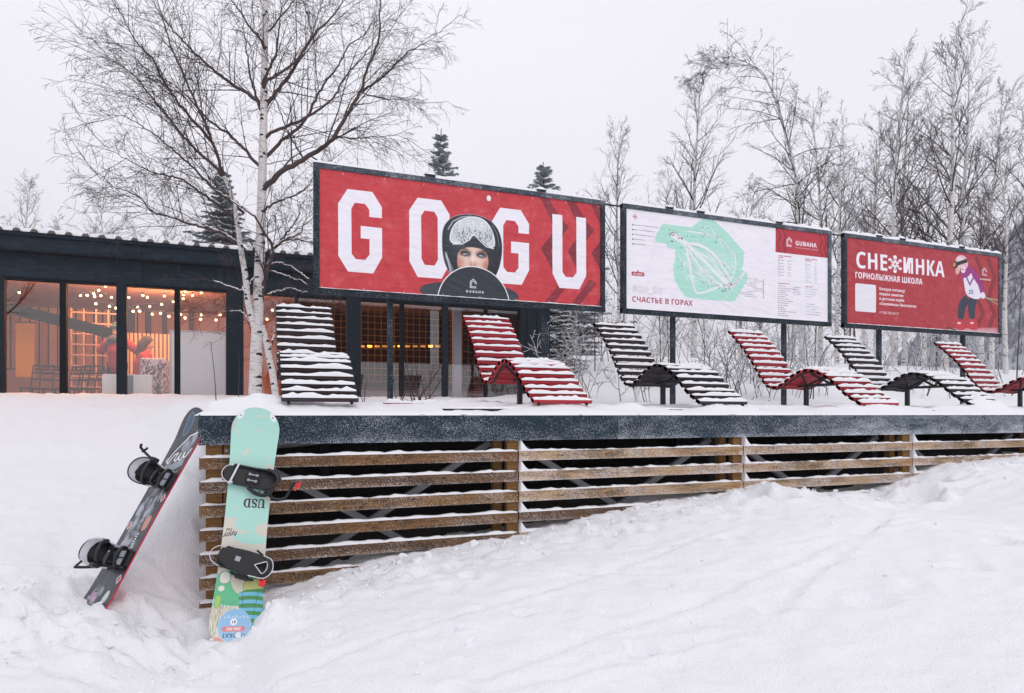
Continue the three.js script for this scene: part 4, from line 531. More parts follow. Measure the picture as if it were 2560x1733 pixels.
{
  const skin = [.55, .30, .22], red = [.42, .05, .05], dark = [.05, .055, .07], grey = [.10, .11, .14], hat = [.06, .09, .12], hair = [.06, .045, .045], bm = new THREE.MeshStandardMaterial({ vertexColors: true, roughness: .85 });
  const hand = (o, d, c) => { const b = [[...o, o[0] + d[0] * .08, o[1] + d[1] * .08, o[2] + d[2] * .08, .032, .03, c]]; for (let f = 0; f < 4; f++) { const k = (f - 1.5) * .021, q = [o[0] + d[0] * .085 + k * .6, o[1] + d[1] * .085, o[2] + d[2] * .085 + k * .8], l = [.065, .078, .074, .058][f]; b.push([...q, q[0] + d[0] * l, q[1] + d[1] * l - .01, q[2] + d[2] * l + .015, .0095, .008, c]); } b.push([o[0] + .025, o[1], o[2] + .02, o[0] + .05 + d[0] * .05, o[1] + d[1] * .05 + .02, o[2] + .04, .011, .009, c]); return b; };
  // standing, both elbows raised to the collar, seen from behind
  const p1 = at(293, 900, 14.0), s1 = thing('person', 'standing person in a red jacket and dark hat with elbows raised', 'person', [p1.x, 1.5, -14.0]);
  const B1 = [[0, .95, 0, 0, 1.2, .01, .165, .17, red], [-.09, 1.36, .0, .09, 1.36, 0, .13, .13, grey], [0, 1.2, .01, 0, 1.36, 0, .17, .15, red], [0, 1.42, 0, 0, 1.52, .02, .075, .065, grey], [-.1, .95, 0, -.11, .52, .02, .105, .075, dark], [-.11, .52, .02, -.11, .09, -.02, .075, .055, dark], [.1, .95, 0, .11, .52, .02, .105, .075, dark], [.11, .52, .02, .11, .09, -.02, .075, .055, dark], [-.11, .05, 0, -.12, .04, -.17, .05, .045, dark], [.11, .05, 0, .12, .04, -.17, .05, .045, dark], [-.2, 1.37, 0, -.36, 1.24, -.06, .085, .075, red], [-.36, 1.24, -.06, -.15, 1.40, -.2, .07, .05, red], [.2, 1.37, 0, .36, 1.24, -.06, .085, .075, red], [.36, 1.24, -.06, .15, 1.40, -.2, .07, .05, red], [0, 1.58, .0, 0, 1.66, -.01, .093, .098, skin], [0, 1.56, -.08, 0, 1.55, -.09, .055, .045, skin], ...hand([-.14, 1.41, -.21], [.75, .3, -.2], skin), ...hand([.14, 1.41, -.21], [-.75, .3, -.2], skin)];
  mesh('body', bodyGeo(B1, .02), bm, s1);
  mesh('hat', new THREE.SphereGeometry(.125, 20, 12, 0, 6.3, 0, 1.75).scale(.95, 1.05, 1).translate(0, 1.655, 0), std(new THREE.Color(...hat), .9), s1); mesh('goggle_strap', at3(new THREE.TorusGeometry(.122, .018, 6, 24), 0, 1.685, 0, 0, Math.PI / 2), std(rgb(60, 110, 110), .5), s1); mesh('hood', new THREE.SphereGeometry(.15, 16, 10).scale(1, .55, .6).translate(0, 1.43, .12), std(new THREE.Color(...grey), .9), s1);
  s1.rotation.y = -.25; s1.scale.set(.88, .97, .88);
  // seated, long dark hair, looking right
  const p2 = at(352, 940, 13.9), s2 = thing('person', 'seated person with long dark hair in a red jacket looking right', 'person', [p2.x, 1.5, -13.9]), sy = .68;
  const B2 = [[0, sy, 0, .04, sy + .22, 0, .15, .16, red], [.04, sy + .22, 0, .06, sy + .42, 0, .155, .13, red], [.06, sy + .45, 0, .09, sy + .53, 0, .06, .055, skin], [.115, sy + .62, 0, .12, sy + .68, 0, .082, .088, skin], [.19, sy + .62, 0, .205, sy + .605, 0, .03, .02, skin], [.05, sy + .4, .13, .1, sy + .16, .2, .07, .06, red], [.1, sy + .16, .2, .32, sy + .1, .14, .058, .042, red], [.05, sy + .4, -.13, .1, sy + .16, -.2, .07, .06, red], [.1, sy + .16, -.2, .32, sy + .1, -.14, .058, .042, red], [0, sy, .09, .4, sy + .0, .1, .095, .075, dark], [.4, sy, .1, .42, .08, .1, .07, .05, dark], [0, sy, -.09, .4, sy + .0, -.1, .095, .075, dark], [.4, sy, -.1, .42, .08, -.1, .07, .05, dark], [.42, .04, .1, .56, .03, .1, .045, .04, dark], [.42, .04, -.1, .56, .03, -.1, .045, .04, dark], ...hand([.33, sy + .1, .13], [.8, -.1, -.2], skin), ...hand([.33, sy + .1, -.13], [.8, -.1, .2], skin)];
  mesh('body', bodyGeo(B2, .02), bm, s2);
  const HB = [[.09, sy + .68, 0, .10, sy + .7, 0, .108, .105, hair], [.03, sy + .62, .0, -.03, sy + .3, .0, .095, .07, hair], [.05, sy + .62, .07, .0, sy + .36, .1, .05, .035, hair], [.05, sy + .62, -.07, .0, sy + .36, -.1, .05, .035, hair]]; mesh('hair', bodyGeo(HB, .018), bm, s2);
  const st = thing('bar_stool', 'dark stool under the seated person behind the heater', 'stool', [p2.x, 1.5, -13.9]); const ir = std(rgb(50, 46, 50), .5); mesh('seat', new THREE.CylinderGeometry(.18, .17, .04, 20).translate(0, .52, 0), ir, st); for (let i = 0; i < 4; i++) { const a = i * 1.571 + .6; mesh('leg', barBetween(new V3(Math.cos(a) * .12, .5, Math.sin(a) * .12), new V3(Math.cos(a) * .19, 0, Math.sin(a) * .19), .022, .022, .003), ir, st); }
}
// ---------- snowboards ----------
function boardGeos(L, wEnd, wWaist, curl = .045) {
  const n = 56, c = 10, P = [[], []], U = [[], []], I = [], hw = s => { const d = Math.min(s, 1 - s) * L, k = (2 * s - 1) ** 2, w = lerp(wWaist, wEnd, Math.min(1, k / .62)) / 2, r = .15; return d < r ? w * Math.sqrt(Math.max(0.0004, 1 - ((r - d) / r) ** 2.2)) : w; }, zz = s => { const d = Math.min(s, 1 - s) * L, q = Math.max(0, .24 - d) / .24; return curl * q * q; };
  for (let i = 0; i <= n; i++) { const s = .5 - .5 * Math.cos(Math.PI * i / n); for (let k = 0; k <= c; k++) { const x = hw(s) * (2 * k / c - 1); for (const f of [0, 1]) { P[f].push(x, s * L, zz(s) + (f ? -.009 : 0)); U[f].push(x / wEnd + .5, s); } } }
  for (let i = 0; i < n; i++) for (let k = 0; k < c; k++) { const a = i * (c + 1) + k, b = a + c + 1; I.push(a, a + 1, b, b, a + 1, b + 1); }
  const mk = f => { const g = new THREE.BufferGeometry(); g.setAttribute('position', new THREE.Float32BufferAttribute(P[f], 3)); g.setAttribute('uv', new THREE.Float32BufferAttribute(U[f], 2)); g.setIndex(f ? I.map((v, i) => I[i - i % 3 + [0, 2, 1][i % 3]]) : I); g.computeVertexNormals(); return g; };
  const E = [], EI = []; for (const sd of [0, c]) { const b0 = E.length / 3; for (let i = 0; i <= n; i++) for (const f of [0, 1]) { const o = (i * (c + 1) + sd) * 3; E.push(P[f][o] + (sd ? .0008 : -.0008), P[f][o + 1], P[f][o + 2]); } for (let i = 0; i < n; i++) { const a = b0 + i * 2; sd ? EI.push(a, a + 1, a + 2, a + 2, a + 1, a + 3) : EI.push(a, a + 2, a + 1, a + 2, a + 3, a + 1); } }
  const eg = new THREE.BufferGeometry(); eg.setAttribute('position', new THREE.Float32BufferAttribute(E, 3)); eg.setIndex(EI); eg.computeVertexNormals(); return { top: mk(0), base: mk(1), edge: eg };
}
const plasticBlack = std(rgb(20, 22, 26), .38), plasticWhite = std(rgb(214, 214, 222), .4), plasticGrey = std(rgb(160, 166, 176), .4), metalBit = std(rgb(150, 154, 160), .35, { metalness: .8 }), redClip = std(rgb(222, 34, 44), .4), rubber = std(rgb(32, 35, 40), .8);
function curvedShell(r0, r1, H, span, cut, thick) {   // highback: part of a cone with a rounded top
  const n = 16, m = 12, P = [], I = []; for (const f of [0, 1]) for (let j = 0; j <= m; j++) { const t = j / m, q = Math.max(0, t - cut) / (1 - cut), sp = span * Math.sqrt(Math.max(.02, 1 - q * q * .96)) * (1 - .12 * Math.sin(t * 3.1)); for (let i = 0; i <= n; i++) { const a = sp * (2 * i / n - 1), r = lerp(r0, r1, t) + (f ? thick : 0); P.push(Math.cos(a) * r, Math.sin(a) * r, t * H); } }
  const row = n + 1, off = row * (m + 1); for (let j = 0; j < m; j++) for (let i = 0; i < n; i++) { const a = j * row + i, b = a + row; I.push(a, b, a + 1, b, b + 1, a + 1, off + a, off + a + 1, off + b, off + b, off + a + 1, off + b + 1); }
  for (let i = 0; i < n; i++) { const a = m * row + i; I.push(a, off + a, a + 1, off + a, off + a + 1, a + 1); } for (let j = 0; j < m; j++) for (const e of [0, n]) { const a = j * row + e, b = a + row; e ? I.push(a, b, off + a, b, off + b, off + a) : I.push(a, off + a, b, b, off + a, off + b); }
  const g = new THREE.BufferGeometry(); g.setAttribute('position', new THREE.Float32BufferAttribute(P, 3)); g.setIndex(I); g.computeVertexNormals(); return g;
}
const tubeOf = (pts, r, sides = 8, flat = 1) => { const m = new Mesher(); m.tube(smooth(pts.map(p => new V3(...p)), pts.length * 6), () => r, sides, 1, 0, true); return m.geo(); };
// strap: flat ribbon with thickness following points, width along y
function ribbon(pts, w, th) { const c = smooth(pts.map(p => new V3(...p)), pts.length * 5), sh = new THREE.Shape(); const out = [], inn = []; c.forEach((p, i) => { const a = c[Math.max(0, i - 1)], b = c[Math.min(c.length - 1, i + 1)], d = b.clone().sub(a), l = Math.hypot(d.x, d.z) || 1, nx = -d.z / l, nz = d.x / l; out.push([p.x + nx * th, p.z + nz * th]); inn.push([p.x - nx * th, p.z - nz * th]); });[...out, ...inn.reverse()].forEach((q, i) => i ? sh.lineTo(q[0], q[1]) : sh.moveTo(q[0], q[1])); const g = new THREE.ExtrudeGeometry(sh, { depth: w, bevelEnabled: true, bevelSize: .002, bevelThickness: .002, bevelSegments: 1 }); return g.rotateX(Math.PI / 2).translate(0, w / 2 + c[0].y, 0); }
function plateShape() { const s = new THREE.Shape(); s.moveTo(-.135, -.045); s.quadraticCurveTo(-.15, 0, -.135, .045); s.lineTo(.02, .058); s.quadraticCurveTo(.12, .06, .15, .03); s.quadraticCurveTo(.16, 0, .15, -.03); s.quadraticCurveTo(.12, -.06, .02, -.058); s.closePath(); return s; }
function binding(parent, y, ang, flip) {   // toe towards -x, heel towards +x (mirrored when flip)
  const b = new THREE.Group(); b.name = 'binding'; parent.add(b); b.position.set(0, y, .002); b.rotation.z = ang; b.scale.x = 1; if (flip) b.rotation.z += Math.PI; const put = (n, g, m) => mesh(n, g, m, b);
  put('baseplate', new THREE.ExtrudeGeometry(plateShape(), { depth: .014, bevelEnabled: true, bevelSize: .004, bevelThickness: .004, bevelSegments: 2 }).translate(0, 0, .004), plasticBlack);
  for (const s of [-1, 1]) { const sh = new THREE.Shape([new THREE.Vector2(-.12, 0), new THREE.Vector2(-.11, .022), new THREE.Vector2(.02, .03), new THREE.Vector2(.1, .062), new THREE.Vector2(.135, .06), new THREE.Vector2(.14, 0)]); put('side_rail', new THREE.ExtrudeGeometry(sh, { depth: .008, bevelEnabled: true, bevelSize: .002, bevelThickness: .002, bevelSegments: 1 }).rotateX(Math.PI / 2).translate(0, s * .058 + .004, .016), plasticBlack); }
  const hoop = []; for (let i = 0; i <= 12; i++) { const a = -1.57 + 3.14 * i / 12; hoop.push([.085 + Math.cos(a) * .075, Math.sin(a) * .06, .068 + .012 * Math.cos(a)]); } put('heel_hoop', tubeOf(hoop, .011, 8), plasticBlack);
  return [b, put];
}
function placeBoard(t, base, axis, normal) { const a = axis.clone().normalize(), n = normal.clone().addScaledVector(a, -normal.dot(a)).normalize(), x = new V3().crossVectors(a, n); t.position.copy(base); t.setRotationFromMatrix(new THREE.Matrix4().makeBasis(x, a, n)); }
// mint board
const mintMap = canvasMap(400, 2000, (g, w, h) => {
  const r = rng(15); g.fillStyle = '#aadccf'; g.fillRect(0, 0, w, h); const Y = cy => (cy - 70) / 1450 * 2000;
  const beige = '#d3cfc2'; poly(g, [[0, Y(775)], [60, Y(770)], [130, Y(780)], [105, Y(820)], [150, Y(850)], [200, Y(845)], [250, Y(930)], [330, Y(930)], [400, Y(905)], [400, Y(1110)], [0, Y(1110)]], beige); blob(g, [[250, Y(830)], [400, Y(780)], [400, Y(880)], [330, Y(890)]], beige); blob(g, [[280, Y(440)], [400, Y(420)], [400, Y(560)], [360, Y(500)]], '#cfcfc2'); blob(g, [[0, Y(160)], [40, Y(150)], [36, Y(210)], [0, Y(240)]], '#c2cdc2'); blob(g, [[300, Y(610)], [400, Y(590)], [400, Y(700)], [330, Y(650)]], beige);
  blob(g, [[110, Y(868)], [200, Y(860)], [300, Y(935)], [210, Y(930)], [120, Y(905)]], '#aadccf');
  for (const [x, y, a, b, q] of [[235, Y(122), 30, 9, -.2], [140, Y(355), 40, 12, -.9], [90, Y(410), 20, 6, -.8], [330, Y(390), 18, 10, 0], [60, Y(230), 9, 12, 0], [330, Y(180), 5, 10, 0], [120, Y(720), 10, 12, 0], [230, Y(215), 12, 12, 0], [310, Y(600), 22, 10, .4]]) { g.save(); g.translate(x, y); g.rotate(q); g.fillStyle = '#dccfc0'; g.beginPath(); g.ellipse(0, 0, a, b, 0, 0, 7); g.fill(); g.restore(); }
  // inverted print
  const flip = (x, y, f) => { g.save(); g.translate(x, y); g.rotate(Math.PI); f(); g.restore(); };
  flip(250, Y(655), () => { g.font = 'bold 104px serif'; g.fillStyle = '#7d1f2c'; g.textAlign = 'center'; g.save(); g.scale(.82, 1); g.fillText('USD', 3, 3); g.fillStyle = '#1b1419'; g.fillText('USD', 0, 0); g.font = 'bold 42px serif'; g.letterSpacing = '6px'; g.fillText('pro', 0, 68); g.letterSpacing = '0px'; g.restore(); });
  flip(78, Y(838), () => { g.font = 'bold 30px sans-serif'; g.textAlign = 'center'; g.fillStyle = '#20242a'; g.save(); g.transform(1, 0, -.3, 1, 0, 0); g.fillText('144', 0, 0); g.restore(); });
  flip(90, Y(862), () => { g.font = 'bold 50px sans-serif'; g.textAlign = 'center'; g.fillStyle = '#14171b'; g.save(); g.transform(.9, -.2, -.35, 1.1, 0, 0); g.fillText('hppy', 0, 0); g.restore(); });
  // lower artwork: green field, striped shapes, towers
  blob(g, [[0, Y(1130)], [60, Y(1080)], [400, Y(1090)], [420, Y(1290)], [0, Y(1290)]], '#5fbf8b'); blob(g, [[120, Y(1110)], [240, Y(1080)], [260, Y(1200)], [190, Y(1230)], [130, Y(1170)]], '#cfcab8'); blob(g, [[30, Y(1180)], [80, Y(1170)], [90, Y(1200)], [50, Y(1210)]], '#e8e6d8'); g.fillStyle = '#d8d4bf'; g.fillRect(0, Y(1290), w, h - Y(1290));
  for (let i = 0; i < 130; i++) { const x = r() * 190, y = Y(1255) + r() * 300; line(g, [[x, y], [x + r() * 4 - 2, y + 20 + r() * 70]], `rgba(86,82,66,${.15 + r() * .35})`, 1 + r() * 4); }
  blob(g, [[20, Y(1230)], [72, Y(1225)], [64, Y(1300)], [24, Y(1305)]], '#9fcf6a', '#4a6a3a', 2); blob(g, [[40, Y(1092)], [120, Y(1092)], [126, Y(1160)], [40, Y(1165)]], '#e6e2d6', '#5a5a58', 3);
  blob(g, [[230, Y(1140)], [370, Y(1130)], [380, Y(1220)], [220, Y(1215)]], '#c3c877', '#5c6a40', 3);
  g.save(); g.beginPath(); [[200, Y(1215)], [250, Y(1198)], [400, Y(1190)], [400, Y(1440)], [330, Y(1440)], [210, Y(1300)]].forEach((p, i) => i ? g.lineTo(...p) : g.moveTo(...p)); g.clip(); for (let i = 0; i < 12; i++) { g.fillStyle = i % 2 ? '#6cc0dc' : '#3f8f4a'; g.beginPath(); const y = Y(1190) + i * 30; g.moveTo(190, y + 8); g.quadraticCurveTo(300, y - 14, 400, y + 10); g.lineTo(400, y + 42); g.quadraticCurveTo(300, y + 18, 190, y + 40); g.fill(); } line(g, [[225, Y(1215)], [240, Y(1300)], [330, Y(1300)], [350, Y(1215)]], '#22482e', 3); line(g, [[330, Y(1300)], [320, Y(1440)]], '#22482e', 3); g.restore();
  blob(g, [[10, Y(1455)], [120, Y(1470)], [150, Y(1530)], [20, Y(1530)]], '#dd8f8a');
  const cx = 190, cy2 = Y(1400); g.fillStyle = '#8fbfe6'; g.beginPath(); g.ellipse(cx, cy2, 122, 128, 0, 0, 7); g.fill(); g.strokeStyle = '#a9d0ee'; g.lineWidth = 4; g.stroke(); for (let i = 0; i < 7; i++) poly(g, [[100 + i * 28, cy2 - 60], [114 + i * 28, cy2 - 78 - (i % 2) * 10], [126 + i * 28, cy2 - 60]], '#b8d8f0');
  g.fillStyle = '#f4f6fa'; g.beginPath(); g.arc(cx - 8, cy2 - 30, 26, 0, 7); g.fill(); g.fillStyle = '#d77a80'; g.beginPath(); g.roundRect(cx - 92, cy2 + 4, 176, 40, 20); g.fill(); flip(cx - 8, cy2 - 40, () => { g.font = 'bold 30px sans-serif'; g.textAlign = 'center'; g.fillStyle = '#1f3563'; g.fillText('81', 0, 0); }); flip(cx - 4, cy2 + 13, () => { g.font = 'bold 30px sans-serif'; g.textAlign = 'center'; g.fillStyle = '#f6eef0'; g.fillText('288-392', 0, 0); }); flip(cx, cy2 + 58, () => { g.font = 'bold 44px sans-serif'; g.textAlign = 'center'; g.fillStyle = '#16305c'; g.fillText('ПРОКАТ', 0, 0); });
  for (let i = 0; i < 500; i++) { g.fillStyle = `rgba(${r() < .5 ? '245,248,246' : '96,128,122'},${.05 + r() * .12})`; g.fillRect(r() * w, r() * h, 1 + r() * 4, 1 + r() * 3); }
  g.fillStyle = '#eceef0'; g.beginPath(); g.ellipse(66, Y(122), 22, 40, .5, 0, 7); g.ellipse(334, Y(122), 22, 40, -.5, 0, 7); g.fill(); g.fillStyle = '#5a5e64'; for (const x of [66, 334]) { g.beginPath(); g.arc(x, Y(126), 6, 0, 7); g.fill(); }
});
{
  const T = new V3(-.02, 1.53, -4.605), B = new V3(-.150, .135, -4.135), t = thing('snowboard', 'mint green snowboard with black bindings propped upright against the deck slats', 'snowboard'); const L = T.distanceTo(B), g = boardGeos(L, .292, .252);
  placeBoard(t, B, T.clone().sub(B), new V3(.05, .3, 1)); mesh('top_sheet', g.top, new THREE.MeshPhysicalMaterial({ map: mintMap, roughness: .35, clearcoat: .5, clearcoatRoughness: .25 }), t); mesh('base', g.base, std(rgb(30, 32, 36), .4), t); mesh('edge', g.edge, std(rgb(196, 206, 200), .4), t);
  const spk = [];
  { const [b, put] = binding(t, L * .686, -.16, false);   // upper, straps open
    put('disc', new THREE.CylinderGeometry(.05, .05, .008, 28).rotateX(Math.PI / 2).translate(.015, 0, .026), rubber); for (const [x, y] of [[-.01, .018], [.034, .018], [-.01, -.02], [.034, -.02]]) { put('bolt', new THREE.CylinderGeometry(.009, .009, .006, 12).rotateX(Math.PI / 2).translate(x, y, .033), metalBit); } for (const y of [.018, -.02]) put('slot_plate', box(.05, .008, .003, .012, y, .032), metalBit);
    const loop = []; for (let i = 0; i <= 14; i++) { const a = 1.57 + 3.14 * i / 14; loop.push([-.11 + Math.cos(a) * .062, Math.sin(a) * .058, .03]); } put('toe_wire', tubeOf(loop, .0032, 6), plasticWhite); put('toe_ramp', new RoundedBoxGeometry(.05, .1, .02, 2, .006).translate(-.135, 0, .02), plasticBlack); put('toe_strap', ribbon([[-.118, -.06, .03], [-.105, -.06, .05], [-.1, -.06, .054]], .012, .004).rotateZ(0), plasticWhite); put('toe_bar', at3(bar(.13, .012, .01, .002), -.1, .0, .052, 0, 0, Math.PI / 2 - .18), plasticWhite);
    put('ankle_strap', tubeOf([[.0, -.068, .03], [.06, -.1, .045], [.12, -.098, .07], [.15, -.05, .09]], .012, 8), plasticBlack); put('ladder_strap', tubeOf([[.10, -.075, .05], [.17, -.105, .04], [.225, -.09, .035], [.25, -.02, .035], [.265, .025, .04]], .009, 8), plasticBlack); put('heel_pad', curvedShell(.062, .066, .06, 1.25, .7, .008).translate(.085, 0, .03), plasticBlack); put('clip', merged([box(.022, .03, .012, .288, .005, .045), box(.012, .05, .01, .278, -.005, .046), box(.01, .02, .014, .298, .022, .045)]), redClip); put('buckle', new RoundedBoxGeometry(.03, .03, .018, 1, .004).translate(.15, .055, .06), plasticBlack); put('lever', at3(box(.05, .012, .008), .165, .03, .075, 0, 0, -1), plasticBlack); }
  { const [b, put] = binding(t, L * .331, -.3, false);   // lower, highback folded over the plate
    const hb = new THREE.Shape(); hb.moveTo(.145, -.055); hb.quadraticCurveTo(.175, 0, .145, .055); hb.quadraticCurveTo(.05, .07, -.06, .058); hb.quadraticCurveTo(-.14, .045, -.145, 0); hb.quadraticCurveTo(-.14, -.045, -.06, -.058); hb.quadraticCurveTo(.05, -.07, .145, -.055); const hole = new THREE.Path(); hole.moveTo(.06, 0); hole.lineTo(.12, .034); hole.quadraticCurveTo(.136, 0, .12, -.034); hole.closePath(); hb.holes.push(hole);
    put('highback', new THREE.ExtrudeGeometry(hb, { depth: .012, bevelEnabled: true, bevelSize: .005, bevelThickness: .005, bevelSegments: 2 }).translate(.012, 0, .062), plasticBlack); put('window_rim', tubeOf([[.072, 0, .082], [.1, .018, .082], [.132, .036, .082], [.147, 0, .082], [.132, -.036, .082], [.1, -.018, .082], [.072, 0, .082]], .0032, 6), plasticWhite); put('rim', tubeOf([[.10, .066, .078], [.155, .055, .078], [.18, 0, .078], [.155, -.055, .078], [.06, -.07, .078]], .0035, 6), plasticWhite); put('logo_mark', box(.03, .028, .002, -.03, .004, .08), plasticGrey);
    const loop = []; for (let i = 0; i <= 14; i++) { const a = 1.45 + 3.35 * i / 14; loop.push([-.115 + Math.cos(a) * .075, Math.sin(a) * .06, .03]); } put('toe_wire', tubeOf(loop, .003, 6), plasticWhite); put('buckle', new RoundedBoxGeometry(.075, .03, .02, 1, .004).translate(.03, -.085, .04), plasticBlack); put('ladder_strap', tubeOf([[-.04, -.075, .035], [.03, -.092, .05], [.1, -.085, .06]], .008, 8), plasticBlack); put('clip', merged([box(.034, .04, .014, .155, -.085, .06), box(.02, .02, .018, .14, -.07, .058)]), redClip); put('lever', at3(box(.06, .012, .008), .08, .075, .06, 0, 0, -.4), plasticBlack); }
}
// black and red board
const darkMap = canvasMap(400, 2000, (g, w, h) => {
  const r = rng(19); g.fillStyle = '#2f363e'; g.fillRect(0, 0, w, h);
  for (let i = 0; i < 700; i++) { g.fillStyle = `rgba(${r() < .5 ? '70,82,92' : '18,20,24'},.2)`; g.beginPath(); g.ellipse(r() * w, r() * h, 4 + r() * 40, 8 + r() * 60, r() * .5, 0, 7); g.fill(); }
  for (const [x0, x1, y0, y1, n] of [[60, 280, 760, 1150, 60], [80, 300, 1180, 1420, 40], [60, 240, 500, 640, 14], [40, 200, 1650, 1800, 14], [200, 360, 260, 420, 16]]) for (let i = 0; i < n; i++) { const x = lerp(x0, x1, r()), y = lerp(y0, y1, r()); g.fillStyle = `rgba(188,194,204,${.15 + r() * .45})`; g.beginPath(); g.ellipse(x, y, 6 + r() * 26, 14 + r() * 60, .3 * (r() - .5), 0, 7); g.fill(); }
  g.strokeStyle = '#7fa6c4'; g.lineWidth = 6; g.fillStyle = '#33506a'; g.beginPath(); g.ellipse(140, 150, 50, 110, .2, 0, 7); g.fill(); g.stroke();
  g.lineCap = 'round'; g.lineJoin = 'round'; line(g, [[360, 210], [230, 260], [120, 420], [80, 520], [110, 540], [150, 450], [190, 430], [180, 500], [215, 510], [235, 430], [240, 490], [275, 495], [290, 420], [300, 470], [330, 460], [360, 380]], '#f0f0f4', 14);
  g.fillStyle = '#9aa2ac'; poly(g, [[150, 560], [330, 470], [350, 540], [170, 640]], '#98a0aa'); poly(g, [[250, 640], [330, 590], [300, 700], [220, 790], [200, 760]], '#d98a45'); poly(g, [[215, 740], [260, 720], [190, 820]], '#c8404a');
  const dia = (x, y) => { poly(g, [[x, y - 44], [x + 34, y], [x, y + 44], [x - 34, y]], '#c9ccd2'); poly(g, [[x, y - 28], [x + 20, y], [x, y + 28], [x - 20, y]], '#b8424e'); }; dia(335, 850); dia(60, 1130); dia(345, 1560); blob(g, [[250, 1040], [330, 1000], [340, 1130], [270, 1170]], '#c98a78');
  for (let i = 0; i < 9; i++) { g.fillStyle = '#dfe2e8'; g.fillRect(235 + r() * 30, 1180 + i * 22, 18 + r() * 14, 10); }
  g.strokeStyle = '#c59ab8'; g.lineWidth = 7; for (let i = 0; i < 9; i++) { g.beginPath(); g.arc(90 + r() * 70, 1700 + r() * 80, 12 + r() * 20, 0, 5); g.stroke(); } g.fillStyle = '#c8d2cc'; g.beginPath(); g.ellipse(300, 1720, 32, 60, .1, 0, 7); g.fill(); line(g, [[200, 1790], [215, 1960]], '#d8dce2', 16); poly(g, [[120, 1890], [140, 1870], [150, 1900], [170, 1905], [150, 1925], [150, 1950], [130, 1930], [105, 1935]], '#c43a3e');
  for (let i = 0; i < 600; i++) { g.fillStyle = `rgba(230,234,240,${.05 + r() * .25})`; g.fillRect(r() * w, r() * h, 1 + r() * 4, 1 + r() * 8); }
});
{
  const R0 = new V3(-.845, .37, -4.34), axis = new V3(.449, .934, -.305).normalize(), wv = new V3(-.544, .08, -.84).normalize(), n = new V3().crossVectors(axis, wv).normalize(), L = 1.47, B = R0.clone().addScaledVector(wv, .128).addScaledVector(axis, -.15);
  const t = thing('snowboard', 'black snowboard with white bindings and red edge leaning on the deck corner', 'snowboard'), g = boardGeos(L, .286, .25, .05); placeBoard(t, B, axis, n);
  mesh('top_sheet', g.top, new THREE.MeshPhysicalMaterial({ map: darkMap, roughness: .35, clearcoat: .4, clearcoatRoughness: .3 }), t); mesh('base', g.base, std(rgb(196, 36, 62), .4), t); mesh('edge', g.edge, std(rgb(204, 40, 66), .4), t);
  [.43, .96].forEach((y, i) => {
    const [b, put] = binding(t, y, .12 - .2 * i, true);   // heel towards the far edge
    b.scale.setScalar(.92); put('foot_pad', new RoundedBoxGeometry(.2, .085, .012, 1, .004).translate(-.01, 0, .028), plasticBlack); for (const y2 of [-.026, .026]) put('grip_pad', new RoundedBoxGeometry(.05, .044, .008, 1, .003).translate(-.075, y2, .034), plasticGrey);
    const hb = curvedShell(.074, .09, .15, 1.9, .3, .008); put('highback', hb.rotateY(i ? .12 : .02).translate(.03, 0, .045), plasticWhite); put('highback_liner', curvedShell(.066, .08, .10, 1.5, .5, .004).rotateY(i ? .12 : .02).translate(.03, 0, .05), plasticBlack);
    { const rim = []; for (let j = 0; j <= 16; j++) { const a = 1.7 * (2 * j / 16 - 1), tt = 1 - .55 * Math.pow(Math.abs(2 * j / 16 - 1), 2.2); rim.push([.03 + Math.cos(a) * (lerp(.074, .09, tt) + .006), Math.sin(a) * (lerp(.074, .09, tt) + .006), .045 + .15 * tt]); } put('highback_rim', tubeOf(rim, .0045, 6).rotateY(0), plasticBlack); } for (const [yy, zz, w2] of [[.055, .09, .03], [-.05, .11, .02], [.02, .13, .026]]) put('decal', new RoundedBoxGeometry(.006, w2, .03, 1, .002).translate(.126 - Math.abs(yy) * .35, yy, zz), plasticBlack);
    put('forward_lean_block', new RoundedBoxGeometry(.018, .05, .06, 1, .005).translate(.118, i ? .035 : -.04, .10), plasticBlack);
    put('ankle_strap', tubeOf([[.06, -.07, .06], [.02, -.085, .12], [-.02, -.04, .165], [-.03, .02, .165], [.0, .075, .12], [.05, .07, .06]], .011, 8), plasticBlack); put('toe_strap', tubeOf([[-.09, -.062, .03], [-.115, -.055, .075], [-.12, 0, .095], [-.115, .055, .075], [-.09, .062, .03]], .011, 8), plasticBlack);
    put('buckle', new RoundedBoxGeometry(.05, .03, .045, 1, .006).translate(.0, i ? -.09 : .085, .13), plasticBlack); put('ladder_strap', tubeOf(i ? [[.03, -.09, .13], [.06, -.11, .18], [.07, -.13, .225], [.05, -.145, .24]] : [[.03, .085, .1], [.06, .11, .16], [.1, .12, .19]], .009, 8), plasticBlack); put('lever', at3(box(.05, .014, .012), .05, i ? -.125 : .1, .2, 0, .3, .7), plasticBlack); put('white_trim', tubeOf([[-.12, -.064, .026], [0, -.072, .03], [.1, -.072, .034]], .004, 6), plasticWhite);
    for (const [x, y2] of [[.03, .03], [.03, -.03], [-.02, .03], [-.02, -.03]]) put('bolt', new THREE.CylinderGeometry(.006, .006, .005, 10).rotateX(Math.PI / 2).translate(x, y2, .036), metalBit);
  });
}
